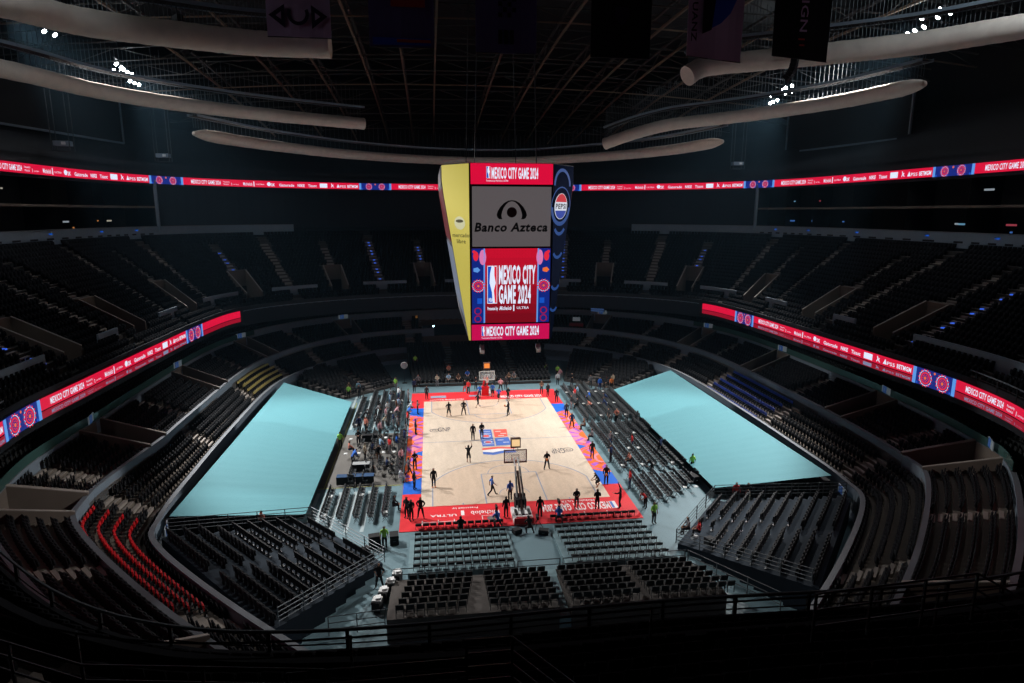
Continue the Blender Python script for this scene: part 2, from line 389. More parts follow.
SV, SF = seat_arr(); SV = SV*np.array([1, 1, .88]); SVD, SFD = seat_arr(True)
def seat_mass(name, places, m, label, cat='seats', down=False):
    V0, F0 = (SVD, SFD) if down else (SV, SF)
    P = np.array(places); n = len(P)
    c, s = np.cos(P[:,3])[:,None], np.sin(P[:,3])[:,None]
    X = V0[None,:,0]*c-V0[None,:,1]*s+P[:,0:1]; Y = V0[None,:,0]*s+V0[None,:,1]*c+P[:,1:2]; Z = V0[None,:,2]+P[:,2:3]
    co = np.stack([X, Y, Z], -1).reshape(-1, 3).astype(np.float32)
    F = (F0[None]+(np.arange(n)*len(V0))[:,None,None]).reshape(-1, 4).astype(np.int32)
    me = bpy.data.meshes.new(name); me.vertices.add(len(co)); me.vertices.foreach_set('co', co.ravel())
    me.loops.add(F.size); me.loops.foreach_set('vertex_index', F.ravel())
    me.polygons.add(len(F)); me.polygons.foreach_set('loop_start', np.arange(0, F.size, 4, dtype=np.int32))
    me.polygons.foreach_set('loop_total', np.full(len(F), 4, dtype=np.int32)); me.update(calc_edges=True); me.validate()
    me.materials.append(m); o = bpy.data.objects.new(name, me); C.objects.link(o)
    return tag(o, label, cat, kind='stuff')
def row_places(A, B, zA, zB, n, i, sd, gaps, u0=0.0, u1=UMAX, step=0.54, off=.38):
    s = (i+off)/n; out = []; z = zA+i*(zB-zA)/n+.02
    us = np.arange(u0, u1+1e-9, 0.02); P = np.array([ring(A,B,s,u,sd) for u in us])
    L = np.r_[0, np.cumsum(np.hypot(*np.diff(P, axis=0).T))]
    for t in np.arange(step/2, L[-1], step):
        u = float(np.interp(t, L, us))
        if any(abs(u-g[0]) < g[1] and g[2] <= s <= g[3] for g in gaps): continue
        x = float(np.interp(t, L, P[:,0])); y = float(np.interp(t, L, P[:,1]))
        a, b = ring(A,B,0,u,sd), ring(A,B,1,u,sd); d = (a[0]-b[0], a[1]-b[1])
        out.append((x, y, z, math.atan2(d[1], d[0])-PI/2, u))
    return out
def gap(A, B, u, hw, s0=0, s1=1): return (u, du_of(A, B, (s0+s1)/2, u, hw), s0, s1)
seat_b = MB()
def nice_seat(name, m, down=False, pan=None):
    pan = pan or m
    """a stadium seat with its own rounded shell, front = +Y"""
    f = MB(); f.box((0,-.15,.2), (.06,.10,.42), m_steel); f.box((0,-.12,.02), (.3,.2,.03), m_steel)
    f.box((-.23,-.1,.42), (.03,.30,.05), m_steel); f.box((.23,-.1,.42), (.03,.30,.05), m_steel)
    hb = .46 if pan is m else .34
    b = MB(); b.box((0,-.21,.64), (.46,.05,hb), m, rx=.12); b.box((0,-.17,.64), (.34,.03,hb-.1), m, rx=.12)
    if down: b.box((0,.04,.43), (.44,.42,.07), m)
    elif pan is m: b.box((0,-.07,.53), (.43,.08,.38), m, rx=.1)
    allm = MB(); allm.v = f.v+b.v; allm.mats = [m_steel, m]; nb = len(f.v)
    allm.f = f.f+[tuple(i+nb for i in q) for q in b.f]; allm.m = [0]*len(f.f)+[1]*len(b.f)
    if pan is not m and not down:
        q = MB(); q.box((0,-.09,.42), (.42,.08,.30), pan, rx=.1); nb = len(allm.v)
        allm.v += q.v; allm.mats.append(pan); allm.f += [tuple(i+nb for i in t) for t in q.f]; allm.m += [2]*len(q.f)
    return allm.build(name)

g12 = [gap('L1','L2',u,.75) for u in A12]+[(0.0, 1.0, 0, 1)]
g23 = [gap('L2','L3',u,.75) for u in A23]+[gap('L2','L3',u,1.6) for u in V23]+[(0.0, 1.0, 0, 1)]
gD = [gap('RB','BK',u,.75) for u in AD]+[gap('RB','BK',u,1.5,.11,.45) for u in VD]+[gap('RB','BK',u,.7,.45,.85) for u in VD]+[(u, 9, .115, .15) for u in (6,)]
mass1, red, blue, gold = [], [], [], []
for i in range(5):
    for sd in both:
        for p in row_places('L1','L2',1.6,3.6,5,i,sd,g12):
            u = p[4]
            if sd < 0 and 8.02 < u < 9.7 and i >= 1: red.append((i, p))
            elif sd > 0 and 5.2 < u < 6.35: blue.append((i, p))
            elif sd < 0 and 3.98 < u < 5.2 and i >= 1: gold.append((i, p))
            else: mass1.append(p[:4])
mass2 = [p[:4] for i in range(6) for sd in both for p in row_places('L2','L3',4.1,5.8,6,i,sd,g23)]
mass3 = [p[:4] for i in range(5) for sd in both for p in row_places('L3','CL',5.6,8.2,5,i,sd,[(0,.9,0,1)])]
seat_mass('stadium_seats', mass1, m_seat, 'rows of black folding seats in the front tier of the lower bowl')
seat_mass('stadium_seats', mass2, m_seat, 'rows of black folding seats in the second tier of the lower bowl')
seat_mass('stadium_seats', mass3, m_seatf, 'rows of dark club seats under the lower ribbon board', down=True)
near, far = [], []
for i in range(21):
    for sd in both:
        for p in row_places('RB','BK',10.7,19.3,21,i,sd,gD):
            (near if (p[1] < -44 and abs(p[0]+4) < 15 and i > 1) else far).append(p[:4]+(i,))
seat_mass('stadium_seats', [p[:4] for p in far], m_seat2, 'rows of black folding seats covering the upper deck')
# nearest seats of the upper deck, one object each
near.sort(key=lambda p: (p[0]+6.4)**2+(p[1]+61)**2*0.6)
near = [p for p in near if p[1] < -46.5 and (p[1] > -58.6)]
keep = near[:110]; rest = near[110:]
if rest: seat_mass('stadium_seats', [p[:4] for p in rest], m_seat2, 'black folding seats of the near upper deck in the dark foreground')
def place_rows(proto, lst, tmpl, group, cat='seat'):
    """lst = (row, x, y, z, rz) ; ordinals count from the left inside each row"""
    rows = {}
    for p in lst: rows.setdefault(p[0], []).append(p)
    first = True
    for r, q in sorted(rows.items()):
        q.sort(key=lambda p: (p[1], -p[2]))
        for k, p in enumerate(q):
            o = proto if first else copy_tree(proto, None, None) if False else None
            if first: o = proto; first = False
            else:
                o = proto.copy(); C.objects.link(o)
                for ch in KIDS.get(proto.name, ()):
                    c2 = ch.copy(); C.objects.link(c2); c2.parent = o
            o.location = p[1:4]; o.rotation_euler = (0, 0, p[4])
            tag(o, tmpl % (ORD[min(k, 39)], ORD[min(r, 39)]), cat, group)
rowsn = sorted({p[4] for p in keep})
place_rows(nice_seat('stadium_chair', m_seat2), [(rowsn.index(p[4]), p[0], p[1], p[2], p[3]) for p in keep],
           'unlit black seat, %s from the left in the %s foreground row above the near rail', 'black seats of the near upper deck')
place_rows(nice_seat('red_chair', m_red_seat, pan=m_seat), [(i-1, *p[:4]) for i, p in red],
           'red folding seat, %s from the left in the %s red row, lower left', 'red seats in the lower left corner')
place_rows(nice_seat('blue_chair', m_blue_seat, pan=m_seat), [(i, *p[:4]) for i, p in blue],
           'blue folding seat, %s from the left in the %s blue row right of the court', 'blue seats beside the right tarpaulin')
place_rows(nice_seat('yellow_chair', m_gold_seat, pan=m_seat), [(i-1, *p[:4]) for i, p in gold],
           'yellow folding seat, %s from the left in the %s yellow row left of the court', 'yellow seats beside the left tarpaulin')

# ------------------------------------------------------------------ chairs on the floor
def riser_chair(name):
    f = MB()
    for sx in (-.2, .2):
        f.bar((sx,-.2,.0), (sx,-.2,.45), .03, .03, m_steel); f.bar((sx,.16,.0), (sx,.16,.42), .03, .03, m_steel)
        f.bar((sx,-.2,.42), (sx,.18,.42), .03, .03, m_steel); f.bar((sx,-.2,.42), (sx,-.26,.74), .03, .03, m_steel)
    f.bar((-.2,.16,.1), (.2,.16,.1), .02, .02, m_steel)
    r = f.build(name)
    s = MB(); s.box((0,0,.43), (.43,.38,.06), m_seatf); kid(r, s.build('seat', r))
    b = MB(); b.box((0,-.235,.63), (.43,.06,.27), m_seatf, rx=.14); kid(r, b.build('backrest', r))
    return r
A_L, A_R, B_L, B_R = [], [], [], []
m_plat = mat('pale_blue_step', (0.17, 0.27, 0.30), 0.6)
for r in range(7):
    y = -17.75 if r == 0 else -18.05-r*.98
    for k in range(12): A_L.append((r, -8.0+.25+k*.545, y, .05 if r == 0 else .02+.09*(r-1), 0))
    for k in range(12): A_R.append((r, 2.05+.25+k*.55+.03*r, y-.1+(.3 if r == 0 else 0), .05 if r == 0 else .02+.09*(r-1), 0))
for r in range(6):
    y = -25.7-r*0.86
    for k in range(15):
        x = -7.9+k*.56-(.12*r if k < 7 else -.0)
        if k == 7: continue
        B_L.append((r, x, y, .52+.18*r, 0))
    for k in range(15+r//2):
        x = 1.2+k*.56
        if k == 7: continue
        B_R.append((r, x, y, .52+.18*r, 0))
low_l, low_r = riser_chair('riser_chair'), riser_chair('riser_chair')
low_l.scale = low_r.scale = (1, 1, .60)
place_rows(low_l, A_L, 'black chair, %s from the left in the %s row behind the near basket, left block', 'chairs of the block behind the near basket, left', 'chair')
place_rows(low_r, A_R, 'black chair, %s from the left in the %s row behind the near basket, right block', 'chairs of the block behind the near basket, right', 'chair')
place_rows(riser_chair('riser_chair'), B_L, 'black chair, %s from the left, %s row behind the barrier, left of the gap', 'chairs behind the barrier, left', 'chair')
place_rows(riser_chair('riser_chair'), B_R, 'black chair, %s from the left, %s row behind the barrier, right of the gap', 'chairs behind the barrier, right', 'chair')
for nm, x0, x1 in (('left', -8.3, -1.3), ('right', 1.8, 8.9)):
    mb = MB()
    for r in range(1, 6): mb.box(((x0+x1)/2, -19.03-r*.98, .045*r), (x1-x0, .98, .09*r), m_plat)
    struct(mb.build('seating_riser'), 'low pale stepped riser behind the near basket, %s block' % nm, 'riser')
for nm, x0, x1 in (('left', -9.2, .2), ('right', .9, 9.9)):
    mb = MB()
    for r in range(6): mb.box(((x0+x1)/2, -25.6-r*.86, (.5+.18*r)/2), (x1-x0, .86, .5+.18*r), m_treadd)
    struct(mb.build('seating_riser'), 'dark stepped riser behind the barrier, %s block' % nm, 'riser')
mb = MB(); mb.box((.55, -27.7, .3), (.8, 5, .6), m_plat); struct(mb.build('seating_riser'), 'grey ramp between the two blocks behind the barrier', 'ramp')

# side blocks on the arena floor: the nearest 150 on each side one by one, the rest as a mass
def floor_chair(name):
    mb = MB()
    for sx in (-.19, .19):
        mb.bar((sx,-.2,0), (sx,.18,.44), .025, .025, m_steel); mb.bar((sx,.2,0), (sx,-.22,.86), .025, .025, m_steel)
    mb.box((0,.0,.45), (.42,.40,.05), m_fchair); mb.box((0,-.22,.72), (.42,.05,.30), m_fchair, rx=.2)
    return mb.build(name)
LX = [10.25, 11.3, 12.35, 13.55, 14.75, 15.5, 16]
def side_cols(sd):
    out = []
    for c in range(7):
        if sd < 0 and c > 4: continue
        x = sd*(10.25+c*.93) if sd > 0 else -LX[c]; y0 = -16.2 if c < 6 else -13.5; y1 = 18.3 if c < 4 else 15.8
        if sd > 0: y0 = [-15.6,-15.8,-15.5,-14.8,-14.0,-13.2,-12][c]
        y = y0; k = 0
        while y < y1:
            if not (-10.9 < y < -9.7 or 3.1 < y < 4.4 or (sd < 0 and (-9.8 < y < 3.2) and (c == 4 or R.random() < .35)) or (c == 6 and -4 < y < 0)):
                out.append((c, x, y, 0.0, -sd*-PI/2 if False else (PI/2 if sd > 0 else -PI/2), k)); k += 1
            y += .56
    return out
for sd, nm in ((-1, 'left'), (1, 'right')):
    P = side_cols(sd); P.sort(key=lambda p: p[2]); sel = P[:150]; oth = P[150:]
    first = floor_chair('folding_chair'); used = False; cnt = {}
    for p in sel:
        o = first if not used else first.copy()
        if used: C.objects.link(o)
        used = True; k = cnt.get(p[0], 0); cnt[p[0]] = k+1
        o.location = (p[1], p[2], .02); o.rotation_euler = (0,0,p[4])
        tag(o, 'black folding chair, %s from the near end in the %s file %s of the court' % (ORD[k], ORD[p[0]], nm), 'chair', 'folding chairs on the floor, %s of the court' % nm)
    seat_mass('folding_chairs', [(p[1], p[2], .02, p[4]) for p in oth], m_fchair, 'files of black folding chairs on the floor %s of the court, far half' % nm, 'chairs', down=True)

# ------------------------------------------------------------------ corner platforms next to the near end
def railing(name, pts, z, h, label, rails=3, m=None, step=2.0):
    m = m or m_rail; mb = MB(); P = [Vector((*p, 0)) if len(p) == 2 else Vector(p) for p in pts]
    if len(pts[0]) == 2:
        for p in P: p.z = z
    for k in range(rails):
        hh = h*(k+1)/rails
        mb.tube([p+Vector((0,0,hh)) for p in P], .028, m, n=5)
    o = mb.build(name); tag(o, label, 'railing')
    for a, b in zip(P[:-1], P[1:]):
        L = (b-a).length; n = max(1, round(L/step))
        for k in range(n+(b is P[-1])):
            q = a+(b-a)*k/n; l = MB(); l.bar((0,0,0), (0,0,h+.02), .05, .05, m); l.build('post', o, q)
    return o
def corner(sd, nv, rv, t0, pitch, rows, z0, rise, lo, hi, aisle_r, name, far=False):
    n = Vector((nv[0]*sd, nv[1], 0)).normalized(); r = Vector((rv[0]*sd, rv[1], 0)).normalized()
    def P(t, q, z): v = n*t+r*q; return (v.x, v.y, z)
    mb = MB(); places = []
    for i in range(rows):
        a, b = lo(i), hi(i); z = z0+rise*i; t = t0+pitch*i
        mb.hexa([P(t,a,0),P(t,b,0),P(t+pitch,b,0),P(t+pitch,a,0),P(t,a,z),P(t,b,z),P(t+pitch,b,z),P(t+pitch,a,z)][:8], m_treadd if far else m_plat2)
        q = a+.4; k = 0
        while q < b-.3:
            if abs(q-aisle_r) > .65 and not (not far and sd > 0 and i < 2 and q < aisle_r-1.2):
                x, y, _ = P(t+.45, q, 0); places.append((i, x, y, z+.01, math.atan2(-n.y, -n.x)-PI/2))
            q += .55
    return mb, places, P
m_plat2 = mat('platform_board', (0.030, 0.040, 0.052), 0.9, noise=0.1, scale=1, spec=.1)
PLAT = {}
for sd, nm in ((-1, 'left'), (1, 'right')):
    lo = lambda i: -10.6-.33*i; hi = lambda i: -2.2+.30*i
    mb, pl, P = corner(sd, (.75,-.66), (.66,.75), 22.6, .92, 10, .45, .16, lo, hi, -6.6, 'corner')
    struct(mb.build('corner_platform'), 'stepped dark platform of seats in the near %s corner' % nm, 'platform')
    pl.sort(key=lambda p: p[0]); oth = pl[96:]; pl = pl[:96]
    seat_mass('stadium_seats', [p[1:5] for p in oth], m_seat, 'rows of black seats on the upper part of the near %s corner platform' % nm)
    place_rows(nice_seat('stadium_chair', m_seat), pl, 'black seat, %%s from the left in the %%s row of the near %s corner platform' % nm,
               'black seats of the near %s corner platform' % nm)
    z = .5
    pts = [P(31.4, lo(9)-.1, 2.0), P(22.5, lo(0)-.1, .5), P(22.5, hi(0)+.1, .5), P(31.4, hi(9)+.1, 2.0)]
    railing('platform_railing', pts, 0, 1.05, 'grey metal railing around the near %s corner platform' % nm, rails=4)
# far corner stands
for sd, nm in ((-1, 'left'), (1, 'right')):
    lo = lambda i: -6.0-.42*i; hi = lambda i: 2.1+.30*i
    mb, pl, P = corner(sd, (.66,.75), (.75,-.66), 24.0, .95, 10, .3, .17, lo, hi, -2.2, 'corner', far=True)
    struct(mb.build('corner_platform'), 'stepped dark platform of seats in the far %s corner' % nm, 'platform')
    seat_mass('stadium_seats', [p[1:5] for p in pl], m_seat, 'rows of black seats on the far %s corner platform' % nm)
    railing('platform_railing', [P(23.9, hi(0), .3), P(23.9, lo(0), .3)], 0, 1.0, 'dark railing along the front of the far %s corner platform' % nm, m=m_steel)
# the stand behind the far basket
mb = MB(); pl = []
for i in range(14):
    y = 21.3+i*1.02; z = .35+.165*i; wv = 9.2+.10*i
    mb.box((.2, y+.51, z/2), (2*wv, 1.02, z), m_treadd)
    mb.box((.2, y+.02, z+.02), (2*wv, .05, .05), m_plat)
    x = -wv+.3
    while x < wv+.1:
        if abs(x+4.2) > .5 and abs(x-4.6) > .5: pl.append((x, y+.45, z+.01, PI))
        x += .55
struct(mb.build('seating_riser'), 'dark stepped stand of seats behind the far basket', 'stand')
seat_mass('stadium_seats', pl, m_seat, 'rows of black seats on the stand behind the far basket')

# ------------------------------------------------------------------ tarpaulins over the retracted side stands
for sd, nm in ((-1, 'left'), (1, 'right')):
    t = MB(); N, M_ = 100, 8
    yin, yout = ((-16.0, 12.8), (-18.9, 15.9)) if sd < 0 else ((-15.3, 14.2), (-18.0, 16.2))
    def Q(a, b):
        y = (yin[0]*(1-b)+yout[0]*b)*(1-a)+(yin[1]*(1-b)+yout[1]*b)*a
        x = 16.05*(1-b)+24.3*b; z = .75*(1-b)+2.55*b
        z += .005*math.sin(a*2*PI*25+b)-.05*math.sin(a*PI)*math.sin(b*PI)
        return (sd*x, y, z)
    for i in range(N):
        for j in range(M_*3):
            a0, a1, b0, b1 = i/N, (i+1)/N, j/(M_*3), (j+1)/(M_*3)
            p = [Q(a0,b0), Q(a1,b0), Q(a1,b1), Q(a0,b1)]
            if sd < 0: p = p[::-1]
            t.face(p, m_tarp)
    o = t.build('tarpaulin'); so = o.modifiers.new('s', 'SOLIDIFY'); so.thickness = .04
    tag(o, 'huge pale blue tarpaulin sheet stretched over the seats %s of the court' % nm, 'tarpaulin')
    s = MB()
    for k in range(9):
        x = 16.4+k*.9; z = .30+.215*k
        s.box((sd*(x+.45), -1.0-.08*k+.0, z/2), (.9, 28.2+.48*k, z), m_black)
        if k: s.box((sd*(x), -1.0-.08*k, z+.02), (.06, 28.2+.46*k, .05), m_steel)
    o = s.build('retracted_stand'); tag(o, 'black retracted seating stand under the %s tarpaulin' % nm, 'stand')
    for k in range(9):
        l = MB(); x = 16.9+k*.86; z = .48+.19*k; y = -15.6-.29*k
        l.bar((0,0,0), (0,0,z), .07, .07, m_steel); l.bar((0,0,z), (0,1.5,z-.5), .06, .06, m_steel); l.bar((-.4,0,z), (.45,0,z+.1), .06, .06, m_steel)
        l.build('support_brace', o, (sd*x, y, 0))

# ------------------------------------------------------------------ barrier and rails
railing('crowd_barrier', [(-9.1,-24.95),(-1.6,-24.95)], 0, 1.15, 'grey metal barrier in front of the left block of the rear chairs', rails=3)
railing('crowd_barrier', [(-1.4,-24.95),(1.3,-24.95)], 0, 1.15, 'short grey metal barrier closing the gap between the rear chair blocks', rails=3)
railing('crowd_barrier', [(1.5,-24.95),(9.6,-24.95)], 0, 1.15, 'grey metal barrier in front of the right block of the rear chairs', rails=3)
railing('crowd_barrier', [(9.8,-25.0),(13.3,-30.2)], 0, 1.15, 'grey metal barrier slanting away at the right end of the rear chairs', rails=3)
railing('crowd_barrier', [(-12.4,-29.3),(-9.4,-29.0)], 0, 1.15, 'grey metal barrier left of the rear chair block', rails=3)

# near rail of the upper deck
def railpath(z, u0=8.0, u1=UMAX, s=0.0, A='RB', B='BK', n=12):
    us = np.arange(u0, u1+1e-6, 1/n); L = [(*ring(A,B,s,u,-1), z) for u in us]; Rr = [(*ring(A,B,s,u,1), z) for u in us[::-1][1:]]
    return L+Rr
pth = railpath(0)
mb = MB(); mb.tube([(x,y,11.72) for x,y,z in pth], .05, m_railc, n=6)
mb.tube([(x,y,11.3) for x,y,z in pth], .025, m_steel, n=4)
o = mb.build('deck_railing'); tag(o, 'long curved guard rail along the front of the near upper deck', 'railing')
acc = 0; last = pth[0]
for p in pth:
    acc += math.dist(last, p); last = p
    if acc > 2.0:
        acc = 0; l = MB(); l.box((0,0,.5), (.09,.09,1.05), m_black); l.build('post', o, (p[0],p[1],10.7))
ring_wall('wall_deck_front', 'RB', 10.7, 11.15, 0.12, m_dark, 'low dark front wall of the upper deck')
# inner line of rails on the near deck
pth = railpath(0, u0=10.4, s=.15)
mb = MB(); mb.tube([(x,y,13.4) for x,y,z in pth], .03, m_steel, n=4); mb.tube([(x,y,13.0) for x,y,z in pth], .02, m_steel, n=4)
o = mb.build('deck_railing'); tag(o, 'second thin rail behind the front seats of the near upper deck', 'railing')
for i in range(0, len(pth), 6):
    l = MB(); l.box((0,0,.6), (.05,.05,1.1), m_steel); l.build('post', o, (pth[i][0], pth[i][1], 12.3))
# stair rails around the entrance below the camera, left and right
railing('stair_railing', [(-5.9,-50.2,13.3),(-5.0,-50.2,13.3),(-3.0,-53.2,13.3)], 0, 1.2, 'dark stair rails sloping down at the near deck, centre', rails=4, m=m_steel, step=1.6)
railing('stair_railing', [(-9.3,-50.2,12.6),(-5.9,-50.2,12.6)], 0, 1.5, 'dark rails around the entrance in front of the camera', rails=5, m=m_steel, step=3.4)
railing('stair_railing', [(1.8,-49.6,13.3),(6.0,-49.3,13.3),(7.0,-51.8,12.9)], 0, 1.2, 'pale stair rails glinting at the right of the near deck', rails=3, m=m_steel, step=1.6)
railing('stair_railing', [(-18.6,-47.0,13.2),(-13.2,-49.6,13.2),(-8.6,-50.3,13.2)], 0, 1.0, 'curved dark rail at the lower left of the near deck', rails=3, m=m_steel, step=2.2)
# a pale post and a blue lit post beside the entrance in the foreground
mb = MB(); mb.box((0,0,.55), (.25,.12,1.1), mat('wood_post', (.35,.22,.14), .7)); o = mb.build('sign_post', None, (-7.8,-52.3,13.9)); tag(o, 'small pale wooden board standing by the dark entrance in front', 'post')
mb = MB(); mb.box((0,0,.5), (.07,.07,1.0), mat('blue_glow', (.01,.02,.3), emit=.12, ecol=(.01,.03,.8))); o = mb.build('lit_post', None, (-6.55,-54.5,13.7)); tag(o, 'thin blue glowing post in the dark foreground', 'post')
for (x, y, z, l_) in ((-9.6,-46.4,11.2,'faint blue light on the front of the near deck, left of the centre'), (3.9,-46.4,11.2,'faint blue light on the front of the near deck, right of the centre')):
    mb = MB(); mb.box((0,0,0), (.5,.06,.12), mat('blue_glow2', (.01,.02,.2), emit=.10, ecol=(.01,.03,.8))); mb.box((0,0,.09), (.56,.1,.04), m_black)
    o = mb.build('marker_lamp', None, (x, y, z)); tag(o, l_, 'lamp')

# ------------------------------------------------------------------ text and flat art helpers
def text_polys(body, align='CENTER', bold=0.0, gapx=1.0):
    cu = bpy.data.curves.new('t', 'FONT'); cu.body = body; cu.size = 1; cu.align_x = align; cu.offset = bold; cu.resolution_u = 2; cu.space_character = 1.0+bold*3.2
    o = bpy.data.objects.new('t', cu); me = bpy.data.meshes.new_from_object(o)
    vs = [tuple(v.co) for v in me.vertices]; fs = [tuple(p.vertices) for p in me.polygons]
    bpy.data.objects.remove(o); bpy.data.meshes.remove(me); bpy.data.curves.remove(cu)
    return vs, fs
TC = {}
def add_text(mb, body, m, fn, x, y, h, width=None, bold=0.0, shear=0.0):
    """text with its left edge at x, baseline y, cap height h, squeezed to width; fn maps (a, b) to a 3D point"""
    key = (body, bold)
    if key not in TC: TC[key] = text_polys(body, 'LEFT', bold)
    vs, fs = TC[key]
    xs = [v[0] for v in vs]; x0, x1 = min(xs), max(xs); k = h/.70; kx = (width/(x1-x0)) if width else k
    b = len(mb.v); mb.v += [tuple(fn(x+(v[0]-x0)*kx+shear*v[1]*k, y+v[1]*k)) for v in vs]; i = mb.mi(m)
    mb.f += [tuple(b+q for q in f) for f in fs]; mb.m += [i]*len(fs)
    return x+(x1-x0)*kx
def poly(mb, pts, m, fn): mb.face([fn(*p) for p in pts], m)
def disc(mb, cx, cy, r, m, fn, n=24, ry=None, a0=0, a1=2*PI):
    ry = ry or r; full = abs(a1-a0) > 6.28
    pts = [(cx+r*math.cos(a0+(a1-a0)*k/n), cy+ry*math.sin(a0+(a1-a0)*k/n)) for k in range(n+(0 if full else 1))]
    poly(mb, pts, m, fn)
def annulus(mb, cx, cy, r0, r1, m, fn, n=28, a0=0, a1=2*PI):
    for k in range(n):
        a, b = a0+(a1-a0)*k/n, a0+(a1-a0)*(k+1)/n
        poly(mb, [(cx+r0*math.cos(a),cy+r0*math.sin(a)),(cx+r1*math.cos(a),cy+r1*math.sin(a)),(cx+r1*math.cos(b),cy+r1*math.sin(b)),(cx+r0*math.cos(b),cy+r0*math.sin(b))], m, fn)
def rect(mb, x0, y0, x1, y1, m, fn, n=1):
    for k in range(n):
        a, b = x0+(x1-x0)*k/n, x0+(x1-x0)*(k+1)/n
        poly(mb, [(a,y0),(b,y0),(b,y1),(a,y1)], m, fn)
def led(name, rgb, k=1.0):
    return mat(name, (.01,.01,.01), .4, emit=k, ecol=S(*rgb))
e_red = led('led_red', (216,14,58)); e_red2 = led('led_deep_red', (165,10,32)); e_white = led('led_white', (225,235,255)); e_blue = led('led_blue', (20,80,190))
e_navy = led('led_navy', (16,38,125)); e_flower = led('led_flower_red', (225,40,60)); e_pink = led('led_pink', (215,120,175)); e_orange = led('led_orange', (235,110,50))
e_sky = led('led_light_blue', (90,150,225)); e_redl = led('led_lower_red', (150,10,38)); e_whitel = led('led_lower_white', (120,130,160))
def flower(mb, cx, cy, r, fn, clip=None):
    annulus(mb, cx, cy, r*.86, r*.94, e_white, lambda a, b: fn(a, b), 28)
    for k in range(14):
        a = 2*PI*k/14
        disc(mb, cx+r*.98*math.cos(a), cy+r*.98*math.sin(a), r*.12, e_flower, lambda p, q: fn(p, q, .004), 8)
    annulus(mb, cx, cy, r*.54, r*.74, e_flower, lambda p, q: fn(p, q, .002), 24)
    for k in range(10):
        a = 2*PI*k/10; disc(mb, cx+r*.38*math.cos(a), cy+r*.38*math.sin(a), r*.09, e_flower, lambda p, q: fn(p, q, .006), 6)
    disc(mb, cx, cy, r*.20, e_orange, lambda p, q: fn(p, q, .008), 12)

def arc_path(A, inset):
    us = np.arange(UMAX, -1e-6, -0.05)
    L = [(-cr(CV[A], u)[0], cr(CV[A], u)[1]) for u in us]+[cr(CV[A], u) for u in us[::-1][1:]]
    L = np.array(L); s = np.r_[0, np.cumsum(np.hypot(*np.diff(L, axis=0).T))]; s -= s[len(us)-1]
    T = np.gradient(L, axis=0); T /= np.hypot(*T.T)[:,None]; Nn = np.stack([T[:,1], -T[:,0]], 1)   # inwards
    return s, L, Nn
def ribbon_fn(A, z0):
    s, L, Nn = arc_path(A, 0)
    def fn(a, b, lift=0.0, off=0.10):
        x = np.interp(a, s, L[:,0]); y = np.interp(a, s, L[:,1]); nx = np.interp(a, s, Nn[:,0]); ny = np.interp(a, s, Nn[:,1])
        k = off+lift*3+.03
        return (float(x+nx*k), float(y+ny*k), z0+b)
    def find(pt, lo=None):
        d = np.hypot(L[:,0]-pt[0], L[:,1]-pt[1]); return float(s[d.argmin()])
    return fn, find
m_case = mat('led_board_case', (.01,.01,.012), .5)
